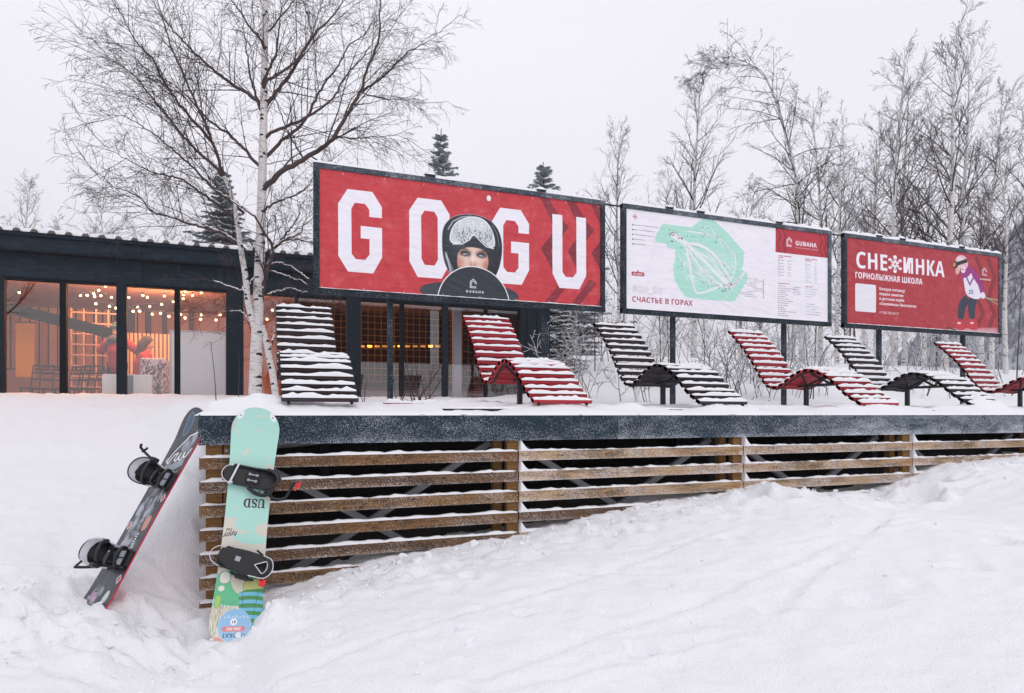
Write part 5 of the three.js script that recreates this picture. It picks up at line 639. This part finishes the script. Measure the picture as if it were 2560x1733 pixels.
// ---------- trees ----------
const barkMap = canvasMap(256, 1024, (g, w, h) => {
  const r = rng(21); g.fillStyle = '#dedad8'; g.fillRect(0, 0, w, h);
  for (let i = 0; i < 500; i++) { g.fillStyle = `rgba(${r() < .5 ? '236,232,230' : '176,164,156'},.25)`; g.fillRect(r() * w, r() * h, 20 + r() * 90, 1 + r() * 7); }
  for (let i = 0; i < 210; i++) { g.fillStyle = `rgba(52,46,46,${.35 + r() * .5})`; const x = r() * w, y = r() * h, l = 6 + r() * 30; g.fillRect(x, y, l, 1.2 + r() * 2.4); if (x + l > w) g.fillRect(0, y, x + l - w, 2); }
  for (let i = 0; i < 30; i++) { const x = r() * w, y = r() * h, s = 9 + r() * 21; g.fillStyle = 'rgba(30,27,29,.95)'; g.beginPath(); g.moveTo(x - s * 1.4, y + s * .25); for (let k = 0; k < 8; k++) g.lineTo(x - s * 1.4 + s * 2.8 * k / 7, y - s * .5 * Math.sin(k / 7 * 3.14) * (.6 + r() * .7)); g.lineTo(x + s * 1.4, y + s * .3); for (let k = 7; k > 0; k--) g.lineTo(x - s * 1.4 + s * 2.8 * k / 7, y + s * .3 * (.4 + r() * .7)); g.fill(); }
});
barkMap.wrapS = barkMap.wrapT = THREE.RepeatWrapping; barkMap.repeat.set(1, .55);
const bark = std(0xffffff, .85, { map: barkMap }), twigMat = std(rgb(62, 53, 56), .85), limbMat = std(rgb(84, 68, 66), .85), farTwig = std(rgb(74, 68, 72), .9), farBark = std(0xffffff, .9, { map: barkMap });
function wobble(pts, amp, r) { return pts.map((p, i) => i && i < pts.length - 1 ? new V3(p.x + (r() - .5) * amp, p.y + (r() - .5) * amp, p.z + (r() - .5) * amp) : p); }
// a branch that grows by steps; kids on it down to `depth` more levels
function grow(m, p, dir, len, rad, depth, o, r) {
  const n = depth > 1 ? 7 : depth === 1 ? 5 : 3, pts = [p.clone()], d = dir.clone().normalize(), q = p.clone();
  for (let i = 1; i <= n; i++) { d.x += (r() - .5) * o.wob; d.y += (r() - .5) * o.wob + o.up * (1 - i / n) - o.droop * (i / n) * (depth < 2 ? 1.4 : .6); d.z += (r() - .5) * o.wob; if (o.zmax && q.x > o.xmin && q.z > o.zmax) d.z = -Math.abs(d.z) - .3; d.normalize(); q.addScaledVector(d, len / n); pts.push(q.clone()); }
  m.tube(pts, t => Math.max(o.min, rad * (1 - .75 * t)), depth > 1 ? 5 : 3);
  if (depth > 0) { const c = Math.round(o.kids[depth - 1] * (.7 + .6 * r())); for (let k = 0; k < c; k++) { const t = .12 + .86 * (k + r() * .9) / c, i = Math.min(n - 1, Math.floor(t * n)), f = t * n - i, s = pts[i].clone().lerp(pts[i + 1], f), td = pts[i + 1].clone().sub(pts[i]).normalize(); const ax = new V3(r() - .5, r() - .5, r() - .5).cross(td).normalize(), a = .45 + r() * .55; const kd = td.multiplyScalar(Math.cos(a)).addScaledVector(ax, Math.sin(a)); grow(m, s, kd, len * (o.ratio[depth - 1]) * (.55 + .7 * r()) * (1.15 - .6 * t), rad * (.42 + .15 * (1 - t)), depth - 1, o, r); } }
}
{
  // the birch by the deck: limbs traced in metres around its trunk, twigs grown from them
  const TZ = 8.9, r = rng(1201), base = at(637, 1000, TZ); base.y = 1.45;
  const t = thing('birch_tree', 'large bare birch with white trunk rising beside the red letter billboard', 'tree', [base.x, base.y, base.z]);
  const W = (px, py, dz = 0) => { const a = at(px, py, TZ - dz); return a.sub(base); };
  const trunk = smooth([new V3(0, -.25, 0), W(637, 1003), W(641, 870), W(645, 760), W(650, 630), W(654, 496), W(658, 330), W(661, 165), W(663, 40), W(668, -160), W(672, -420), W(668, -640)], 60);
  { const m = new Mesher(); m.tube(trunk, k => lerp(.088, .012, Math.pow(k, .8)) + .03 * Math.exp(-k * 40), 14); mesh('trunk', m.geo(), bark, t); }
  const stems = [ // second and third white stems
    [[[690, 1003, .12], [682, 940, .1], [672, 890, .06], [664, 850, .02], [655, 815, 0]], .045, .038],
    [[[640, 830, .02], [621, 760, .06], [613, 690, .1], [603, 630, .12], [593, 560, .16], [580, 490, .2], [560, 440, .26]], .046, .022]];
  for (const [pts, a, b] of stems) { const m = new Mesher(); m.tube(smooth(pts.map(p => W(...p)), 30), k => lerp(a, b, k), 10); mesh('stem', m.geo(), bark, t); }
  const L = (pts, r0, dz, snow = 0, kids = 14) => ({ pts, r0, dz, snow, kids });
  const limbs = [
    L([[668, 463], [700, 432], [760, 398], [800, 372], [830, 348], [867, 286], [901, 229], [917, 172], [943, 115], [951, 20], [958, -80]], .036, .5, 0, 26), L([[901, 229], [963, 187], [1020, 130], [1073, 103], [1110, 70]], .016, .7, 0, 14), L([[672, 385], [712, 345], [753, 313], [772, 282], [810, 210], [848, 160], [875, 111], [905, 92], [950, 30]], .024, -.5, 0, 22), L([[672, 336], [714, 317], [764, 294], [829, 248], [863, 191], [905, 145], [960, 60]], .022, .2, 0, 20), L([[665, 267], [695, 225], [734, 172], [768, 111], [787, 84], [840, 30], [880, -60]], .028, -.2, 0, 20), L([[664, 206], [726, 164], [770, 110], [800, 20]], .022, .6, 0, 12),
    L([[664, 522], [700, 502], [742, 485], [767, 466], [790, 435], [830, 400]], .018, .35, 1, 12), L([[829, 340], [880, 346], [940, 342], [990, 338], [1030, 355]], .011, .5, 0, 12), L([[905, 232], [960, 246], [1010, 250], [1060, 258]], .009, .4, 0, 12), L([[760, 398], [720, 330], [690, 250], [660, 190]], .012, .8, 0, 10),
    L([[652, 765], [661, 704], [672, 662], [682, 623], [658, 578], [641, 547], [588, 508], [545, 478], [510, 455]], .03, .45, 1, 16), L([[682, 623], [705, 597], [742, 547], [753, 513], [775, 480]], .018, .2, 1, 10), L([[684, 622], [715, 598], [750, 583], [761, 555], [785, 530]], .016, .5, 1, 10), L([[705, 600], [740, 600], [790, 606]], .014, -.3, 1, 6),
    L([[673, 660], [694, 657], [728, 667], [755, 685], [782, 703]], .011, .3, 1, 9), L([[671, 678], [710, 688], [756, 704], [778, 718]], .011, .1, 1, 9), L([[662, 738], [694, 729], [725, 720], [750, 729], [778, 732]], .012, -.2, 1, 8),
    L([[612, 624], [582, 600], [545, 580], [500, 566], [458, 553], [382, 527], [343, 489], [300, 472], [267, 458], [244, 439]], .022, .6, 1, 24), L([[560, 442], [527, 343], [500, 280], [470, 215], [430, 120], [400, 20], [380, -60]], .021, .4, 0, 22), L([[649, 416], [610, 372], [573, 336], [523, 302], [477, 248], [430, 210], [380, 180]], .022, -.3, 0, 22), L([[560, 440], [525, 405], [489, 374], [420, 294], [366, 225], [321, 176], [267, 145], [233, 134]], .022, .35, 0, 26), L([[535, 360], [490, 310], [443, 252], [405, 198], [382, 149], [344, 111], [305, 42], [280, -20]], .02, .5, 0, 24), L([[652, 260], [612, 228], [573, 206], [496, 141], [458, 103], [405, 42], [370, -20]], .024, -.2, 0, 26), L([[611, 534], [574, 502], [534, 470], [480, 415], [420, 363], [363, 321], [305, 290], [262, 300]], .02, .1, 0, 24), L([[600, 560], [560, 524], [515, 492], [450, 447], [382, 431], [330, 405], [286, 382], [262, 366]], .018, .7, 0, 22),
    L([[640, 690], [608, 726], [575, 716], [550, 705], [520, 700]], .012, .3, 1, 8), L([[625, 812], [606, 782], [585, 776], [566, 780]], .009, .2, 1, 5), L([[630, 780], [615, 745], [600, 702]], .012, .15, 1, 2), L([[668, 880], [684, 845], [690, 806]], .013, .1, 1, 2),
    L([[658, 300], [648, 262], [632, 214], [617, 134], [605, 30]], .022, -.6, 0, 18), L([[660, 200], [690, 130], [700, 60], [705, -30]], .02, .4, 0, 14), L([[661, 120], [620, 60], [580, 0], [540, -60]], .018, .2, 0, 14), L([[663, 90], [720, 20], [790, -60]], .016, -.4, 0, 12), L([[656, 420], [690, 405], [735, 402], [780, 408]], .009, -.6, 0, 8), L([[648, 590], [690, 575], [720, 540], [728, 500]], .01, -.5, 1, 9)];
  const crown = new Mesher(), low = new Mesher(), snow = new Mesher();
  const o = { wob: .26, up: .05, droop: .10, min: .0017, kids: [4, 5], ratio: [.62, .5], zmax: .55, xmin: .2 };
  for (const l of limbs) {
    const n = l.pts.length, q0 = l.pts[0], near = q0[0] > 655 && q0[0] < 680 && q0[1] < 560, src = near ? [[657, q0[1] + 14], ...l.pts] : l.pts, pts = wobble(smooth(src.map((p, i) => W(p[0], p[1], Math.min(l.dz, p[0] > 760 ? .45 : 9) * (i / (src.length - 1)))), Math.max(10, n * 5)), .02, r), N = pts.length;
    const m = new Mesher(), rr = k => Math.max(.003, l.r0 * Math.pow(1 - k * .93, .9)); m.tube(pts, rr, 7); mesh('limb', m.geo(), limbMat, t);
    let total = 0; for (let i = 1; i < N; i++) total += pts[i].distanceTo(pts[i - 1]);
    if (l.snow) { const seg = pts.slice(1, N - 2); snow.tube(seg.map((p, i) => new V3(p.x, p.y + rr(i / N) * .75, p.z)), k => (k < .03 || k > .97 ? .35 : 1) * (rr(k) * .62 + .004) * (.75 + .5 * Math.abs(Math.sin(k * 31 + l.r0 * 900))), 6); }
    const kc = Math.round(l.kids * .78); for (let k = 0; k < kc; k++) {
      const f = .10 + .89 * (k + r() * .8) / kc, i = Math.min(N - 2, Math.floor(f * (N - 1))), td = pts[i + 1].clone().sub(pts[i]).normalize(), ax = new V3(r() - .5, (r() - .35), (r() - .5) * 1.2).cross(td).normalize(), a = .4 + r() * .6;
      grow(l.snow ? low : crown, pts[i].clone(), td.multiplyScalar(Math.cos(a)).addScaledVector(ax, Math.sin(a)), Math.min(1.5, total * .42 + .22) * (.45 + .75 * r()) * (1.2 - .55 * f), Math.max(.0035, rr(f) * .36), 2, o, r);
    }
    grow(crown, pts[N - 1].clone(), pts[N - 1].clone().sub(pts[N - 3]), .6, .004, 2, o, r);
  }
  mesh('crown', crown.geo(), twigMat, t); mesh('lower_twigs', low.geo(), twigMat, t); mesh('snow', snow.geo(), crustMat, t);
}
// other birches: a few grown kinds, placed as individuals
function birchParts(seed, H, lean, o = {}) {
  const r = rng(seed), tr = new Mesher(), cr = new Mesher(), pts = [], n = 16, bend = o.bend;
  for (let i = 0; i <= n; i++) { const k = i / n; let p; if (bend) { const q = bend; p = q(k); } else p = new V3(lean * k * k * H + .012 * H * Math.sin(k * 7 + seed) * k, H * k, .012 * H * Math.cos(k * 6 + seed * 2) * k); pts.push(p); }
  const tp = smooth(pts, 30), R0 = o.r0 ?? H * .0105, rr = k => Math.max(.006, R0 * Math.pow(1 - k * .95, .85)); tr.tube([new V3(0, -.5, 0), ...tp], k => rr(k) * (k < .02 ? 1.25 : 1), 9);
  const g = { wob: .28, up: o.up ?? .14, droop: o.droop ?? .05, min: o.min ?? .0036, kids: o.kids ?? [6, 6], ratio: [.55, .48] };
  const c = o.limbs ?? 28; for (let i = 0; i < c; i++) { const k = (o.from ?? .22) + (1 - (o.from ?? .22)) * Math.pow((i + r() * .8) / c, .9), q = tp[Math.min(29, Math.floor(k * 30))], a = r() * 6.283, e = (o.rise ?? .75) + .5 * r(); const len = H * (.24 * (1 - k) + .075) * (.7 + .6 * r()); grow(cr, q.clone(), o.side ? o.side(k, r) : new V3(Math.cos(a), e, Math.sin(a)), len, Math.max(.007, rr(k) * .36), 2, g, r); }
  return [tr.geo(), cr.geo()];
}
const birchKinds = [birchParts(1, 9.5, .02), birchParts(2, 9.5, -.05, { limbs: 30, rise: .9 }), birchParts(3, 9.5, .07, { limbs: 24, from: .3 }), birchParts(4, 9.5, -.02, { limbs: 32, from: .16, rise: .6 }), birchParts(5, 9.5, .03, { limbs: 20, from: .34, rise: 1.1 })];
const slimKinds = [birchParts(11, 6, .03, { limbs: 16, kids: [3, 5], r0: .035 }), birchParts(12, 6, -.06, { limbs: 15, kids: [3, 5], r0: .03 }), birchParts(13, 6, .09, { limbs: 14, kids: [3, 4], r0: .028 })];
const zone = px => px < 1540 ? 'left of map billboard' : px < 1720 ? 'behind map billboard left post' : px < 1900 ? 'behind map billboard middle' : px < 2090 ? 'behind map billboard right end' : px < 2300 ? 'behind ski school billboard left half' : 'behind ski school billboard right half';
const ORD = ['first', 'second', 'third', 'fourth', 'fifth', 'sixth', 'seventh', 'eighth', 'ninth', 'tenth', 'eleventh', 'twelfth'];
function whichOne(list, noun) { const sets = {}; for (const q of list) (sets[q.row + zone(q.px)] ??= []).push(q); for (const g of Object.values(sets)) { g.sort((m, n) => m.px - n.px); g.forEach((q, k) => q.label = g.length > 1 ? `${ORD[k]} ${noun} from the left, ${q.row}, ${zone(q.px)}` : `lone ${noun}, ${q.row}, ${zone(q.px)}`); } }
function placeBirch(kind, px, Z, topY, label, o = {}) {
  const p = at(px, 900, Z), gy = ground(p.x, Z), top = at(px, topY, Z).y, s = (top - gy) / (o.h ?? 9.5);
  const t = thing(o.name ?? 'birch_tree', label, 'tree', [p.x, gy - .05, -Z], o.group ?? 'bare birches on the slope'); t.scale.set(s * (o.w ?? 1), s, s * (o.w ?? 1)); t.rotation.y = o.turn ?? (px * .37 + Z) % 6.28;
  mesh('trunk', kind[0], o.bark ?? farBark, t); mesh('crown', kind[1], o.twig ?? farTwig, t); return t;
}
{
  const big = [
    [0, 1545, 17, 312, 'slender bare birch above the gap between the red and white billboards'], [1, 1735, 15, 150, 'tall forked bare birch behind the left half of the map billboard'],
    [3, 2052, 18, 235, 'bare birch left of the gap between the map and ski school billboards'], [4, 2092, 16, 290, 'thin bare birch right at the gap before the ski school billboard'], [2, 2160, 16.5, 300, 'leaning thin birch above the left end of the ski school billboard'],
    [0, 2235, 14, 120, 'thick double looking birch above the middle of the ski school billboard'], [4, 2262, 14.6, 210, 'birch close right of the thick one above the ski school billboard'], [1, 2362, 13.6, 42, 'tallest bare birch of the wood, above the right half of the ski school billboard'], [3, 2408, 14.3, 130, 'tall dense birch just right of the tallest one'], [2, 2452, 15, 225, 'birch near the right edge behind the ski school billboard end'], [0, 2515, 13.2, 330, 'rightmost birch with marked trunk at the picture edge'], [1, 2590, 14, 240, 'birch outside the right picture edge with twigs reaching in'],
    [4, 1660, 19, 420, 'pale birch trunk seen beneath the map billboard left post'], [2, 1850, 19, 440, 'small crooked birch above the middle of the map billboard'], [3, 1905, 17, 470, 'low bushy birch behind the right half of the map billboard'], [0, 1985, 20, 380, 'grey birch in the back row over the map billboard corner'], [1, 2310, 21, 300, 'back row birch between the tallest tree and the thick one'], [4, 2190, 22, 330, 'back row birch over the ski school billboard lettering'], [2, 2480, 20, 350, 'back row birch by the far hill at the right edge'], [3, 2120, 24, 400, 'distant birch seen through the gap at the ski school billboard']];
  for (const [k, px, Z, top, label] of big) placeBirch(birchKinds[k], px, Z, top, label);
  // the birch whose top bows over to the left
  { const Z = 14.5, b = at(2000, 900, Z); b.y = ground(b.x, Z) - .1; const Q = [[2004, 910], [2003, 700], [1999, 560], [1990, 450], [1978, 386], [1953, 297], [1934, 237], [1908, 186], [1870, 163], [1813, 167], [1765, 200], [1752, 240]].map(([x, y], i) => at(x, y, Z - i * .05).sub(b)), cv = new THREE.CatmullRomCurve3(Q, false, 'centripetal'); Q[0].y = 0;
    const parts = birchParts(31, 9, 0, { bend: k => cv.getPoint(k), limbs: 46, r0: .075, from: .3, up: -.02, droop: .14, kids: [5, 6], side: (k, r) => new V3(-.75 + r() * .9, .35 - k * .4 + r() * .4, (r() - .5) * 1.1) }); const t = thing('birch_tree', 'bare birch with its top bent over to the left above the map billboard', 'tree', [b.x, b.y, b.z], 'bare birches on the slope'); mesh('trunk', parts[0], farBark, t); mesh('crown', parts[1], twigMat, t); }
  // saplings filling the wood, one label for those nothing tells apart
  const r = rng(77), young = []; for (let i = 0; i < 44; i++) { const px = 1400 + r() * 1170, Z = 11.5 + r() * 12; young.push({ px, Z, top: (px > 2050 ? 520 : 600) + r() * 200, w: .8 + r() * .5, i, row: Z < 16 ? 'front row' : 'back row' }); }
  whichOne(young, 'thin bare sapling'); for (const y of young) placeBirch(slimKinds[y.i % 3], y.px, y.Z, y.top, y.label, { name: 'birch_sapling', h: 6, group: 'thin saplings in the wood', bark: limbMat, w: y.w });
  // far trees above the cafe roof
  const rf = [[60, 34, 440], [150, 38, 540], [285, 36, 470], [420, 33, 430], [455, 38, 545], [745, 36, 540], [870, 40, 480], [20, 40, 520], [225, 42, 560], [350, 40, 560], [960, 42, 520], [1010, 45, 500], [1410, 40, 560], [1470, 36, 500]];
  const words = ['leftmost faint birch above the cafe roof', 'second faint birch from the left above the cafe roof', 'pale bush like birch above the roof over the second window', 'thin faint birch above the roof left of the spruce', 'low faint birch just left of the dark spruce', 'faint birch above the roof between the white trunk and the billboard', 'faint birch hidden mostly by the red billboard top', 'faint birch at the left picture edge above the roof', 'low faint birch above the roof over the first mullion', 'low faint birch above the roof over the third window', 'faint birch left of the spruce over the red billboard', 'faint birch beside the spruce over the red billboard', 'faint birch right of the small spruce over the red billboard', 'faint birch above the right end of the red billboard'];
  rf.forEach(([px, Z, top], i) => placeBirch([...birchKinds, ...slimKinds][i % 8], px, Z, top, words[i], { h: i % 8 > 4 ? 6 : 9.5, group: 'faint birches beyond the cafe roof' }));
  // birches outside the left edge, mirrored in the windows and reaching into the picture with a few twigs
  for (const [x, Z, k, label, h] of [[-5.3, 7.6, 0, 'birch outside the left picture edge mirrored in the windows', 9], [-7.2, 5.5, 3, 'second birch outside the left picture edge mirrored in the windows', 8]]) { const t = thing('birch_tree', label, 'tree', [x, ground(x, Z) - .05, -Z], 'birches left of the picture'); t.scale.setScalar(h / 9.5); t.rotation.y = 2 + k; mesh('trunk', birchKinds[k][0], bark, t); mesh('crown', birchKinds[k][1], twigMat, t); }
}
// spruces
function spruceParts(seed, H, snowy) {
  const r = rng(seed), tr = new Mesher(), nd = new Mesher(), sn = new Mesher(); tr.tube([new V3(0, -.3, 0), new V3(.01 * H, H * .5, 0), new V3(0, H, 0)], [H * .016, H * .01, .008], 7);
  const whorls = Math.round(H * 4.1), A = new V3(), B = new V3();
  for (let w = 0; w < whorls; w++) { const k = .06 + .93 * w / whorls, y = H * k, R = H * .22 * Math.pow(1 - k, 1.05) * (.55 + .75 * r()) + .10, c = 5 + Math.round((1 - k) * 3);
    for (let b = 0; b < c; b++) { const a = (b + r() * .8) / c * 6.283, len = R * (.7 + .5 * r()), d = new V3(Math.cos(a), 0, Math.sin(a)), side = new V3(-d.z, 0, d.x), n = Math.max(3, Math.round(len / .11)); let prev = new V3(0, y, 0); const pts = [prev];
      for (let i = 1; i <= n; i++) { const f = i / n; pts.push(new V3(d.x * len * f, y - len * (.42 * f - .16 * f * f * (1 + .6 * r())) + (k > .8 ? len * .5 * f : 0), d.z * len * f)); }
      nd.tube(pts, f => .012 * (1 - .8 * f) * (H / 6), 3);
      for (let i = 1; i <= n; i++) for (const s of [-1, 1]) for (let q = 0; q < 3; q++) { const p = pts[i - 1].clone().lerp(pts[i], q * .33 + r() * .3), l = (len * .34 * (1.1 - i / n) + .06) * (.7 + .6 * r()); A.copy(p).addScaledVector(side, s * l).addScaledVector(d, l * .6); A.y -= l * (.1 + .5 * r()); const wv = .014 * (H / 6) + .008; B.copy(p).addScaledVector(d, wv * 1.6); nd.tri(p.clone().addScaledVector(d, -wv), B.clone(), A.clone()); nd.tri(p.clone().setY(p.y + wv * .7), p.clone().setY(p.y - wv * 1.1), A.clone());
        if (snowy && r() < .8) { const up = .02 + .018 * r(); const q1 = p.clone().addScaledVector(d, -wv * 1.6), q2 = B.clone().addScaledVector(d, wv), q3 = A.clone(), top = p.clone().lerp(A, .42); q1.y += up * .5; q2.y += up * .5; q3.y += .008; top.y += up * 1.7; sn.tri(q1, q2, top); sn.tri(q2, q3, top); sn.tri(q3, q1, top); } } } }
  return [tr.geo(), nd.geo(), snowy ? sn.geo() : null];
}
{
  const needle = std(rgb(122, 131, 133), .95), needleHaze = std(rgb(142, 150, 154), .95), kinds = [spruceParts(1, 8, true), spruceParts(2, 8, true), spruceParts(3, 5, true), spruceParts(4, 8, true)];  // needles pale with frost, lightened further to put distance haze into the colour
  for (const [k, px, Z, top, label, hh, m, w] of [[3, 556, 24, 412, 'dark spruce behind the cafe roof left of the birch trunk', 8, needle, 1.75], [1, 1103, 26, 318, 'ragged spruce rising above the red billboard', 8, needleHaze, 1.35], [0, 1358, 30, 402, 'small pointed spruce above the right part of the red billboard', 8, needleHaze, 1.9], [2, 1415, 13.6, 700, 'snow laden spruce at the right end of the cafe', 5, needle, 1.1]]) {
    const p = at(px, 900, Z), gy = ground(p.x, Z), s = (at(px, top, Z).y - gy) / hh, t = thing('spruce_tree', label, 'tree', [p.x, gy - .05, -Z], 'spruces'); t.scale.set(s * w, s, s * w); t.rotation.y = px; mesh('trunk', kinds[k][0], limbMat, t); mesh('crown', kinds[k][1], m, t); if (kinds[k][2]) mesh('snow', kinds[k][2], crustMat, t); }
}
// bushes and dry stems
function bushParts(seed, n, H, spreadR, snowy, coat) { const r = rng(seed), m = new Mesher(), g = { wob: .35, up: .08, droop: .02, min: coat ? .0034 : .0022, kids: [3, 4], ratio: [.45, .5] }; for (let i = 0; i < n; i++) { const a = r() * 6.28, q = new V3(Math.cos(a) * spreadR * r(), -.05, Math.sin(a) * spreadR * r()); grow(m, q, new V3((r() - .5) * .7, 1, (r() - .5) * .7), H * (.6 + .5 * r()), .006 + .004 * r(), snowy ? 2 : 1, g, r); } return coat ? m.geo().translate(0, .008, 0) : [m.geo()]; }
{
  const spec = [[1, 7, 1.3, .5], [2, 9, 1.1, .7], [3, 6, 1.6, .4]], kinds = spec.map(a => bushParts(...a, true)), coats = spec.map(a => bushParts(...a, true, true)), dry = bushParts(9, 6, .62, .16, false), r = rng(31);
  const bushes = []; for (let i = 0; i < 26; i++) { const px = 1400 + r() * 1140, Z = 8.6 + r() * 5.5; bushes.push({ px, Z, turn: r() * 6, s: .8 + r() * .6, i, row: Z < 11 ? 'near the posts' : 'up the slope' }); }
  whichOne(bushes, 'snowy shrub'); for (const q of bushes) { const p = at(q.px, 900, q.Z), t = thing('shrub', q.label, 'shrub', [p.x, ground(p.x, q.Z), -q.Z], 'bare shrubs on the slope'); t.rotation.y = q.turn; t.scale.setScalar(q.s); mesh('branches', kinds[q.i % 3][0], twigMat, t); mesh('snow', coats[q.i % 3], crustMat, t); }
  [[1022, 6.9, 'dry twiggy stems in the deck snow in front of the cafe windows'], [1052, 7.0, 'second tuft of dry stems in the deck snow by the billboard post'], [900, 6.8, 'sparse dry stems right of the leftmost lounger']].forEach(([px, Z, label], i) => { const p = at(px, 1000, Z), t = thing('dry_plant', label, 'plant', [p.x, 1.58, -Z], 'dry stems in the snow'); t.rotation.y = i * 2; t.scale.setScalar(i === 2 ? .6 : 1); mesh('stems', dry[0], twigMat, t); });
  [[541, 8.0, .75, 'tall single dry stalk in the snow left of the birch trunk'], [595, 8.0, .62, 'single dry stalk in the snow close to the birch trunk']].forEach(([px, Z, h, label], i) => { const p = at(px, 1000, Z), t = thing('dry_stalk', label, 'plant', [p.x, ground(p.x, Z) - .03, -Z], 'dry stems in the snow'), m = new Mesher(); m.tube(smooth([new V3(0, 0, 0), new V3(-.02 + i * .03, h * .5, 0), new V3(-.06 + i * .07, h, 0)], 6), k => .006 * (1 - .6 * k), 5); mesh('stem', m.geo(), twigMat, t); });
}
// wooded hill far to the right
{
  const hx = sheet(spread([[120, 300, 6]]), spread([[50, 210, 8]]), (x, Z) => { const k = Math.exp(-(((x - 212) / 38) ** 2) - (((Z - 110) / 45) ** 2)); return -4 + 66 * k + 2 * fbm(x * .08, Z * .08, 3); });
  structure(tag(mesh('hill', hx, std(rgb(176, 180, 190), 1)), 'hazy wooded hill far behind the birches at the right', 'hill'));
  const g = new THREE.ConeGeometry(.9, 5, 5, 3), p = g.attributes.position; for (let i = 0; i < p.count; i++) p.setXYZ(i, p.getX(i) * (1 + .4 * noise(i, 3)), p.getY(i) + 2.2, p.getZ(i) * (1 + .4 * noise(i, 8))); g.computeVertexNormals();
  const r = rng(6), N = 9000, im = new THREE.InstancedMesh(g, std(rgb(122, 128, 138), 1), N), M = new THREE.Matrix4(), q = new THREE.Quaternion(), up = new V3(0, 1, 0); for (let i = 0; i < N; i++) { const x = 130 + r() * 120, Z = 60 + r() * 100, k = Math.exp(-(((x - 212) / 38) ** 2) - (((Z - 110) / 45) ** 2)), s = .3 + r() * .45; M.compose(new V3(x, -4 + 66 * k, -Z), q.setFromAxisAngle(up, r() * 6), new V3(s, s * (.7 + r() * .8), s)); im.setMatrixAt(i, M); }  // forest grey mixes frost with haze painted into the tone
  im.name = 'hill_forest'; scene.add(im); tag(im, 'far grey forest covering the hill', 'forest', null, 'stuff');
}
// ---------- finish ----------
scene.traverse(o => { if (o.isMesh) { o.castShadow = true; o.receiveShadow = true; } });
renderer.render(scene, camera);
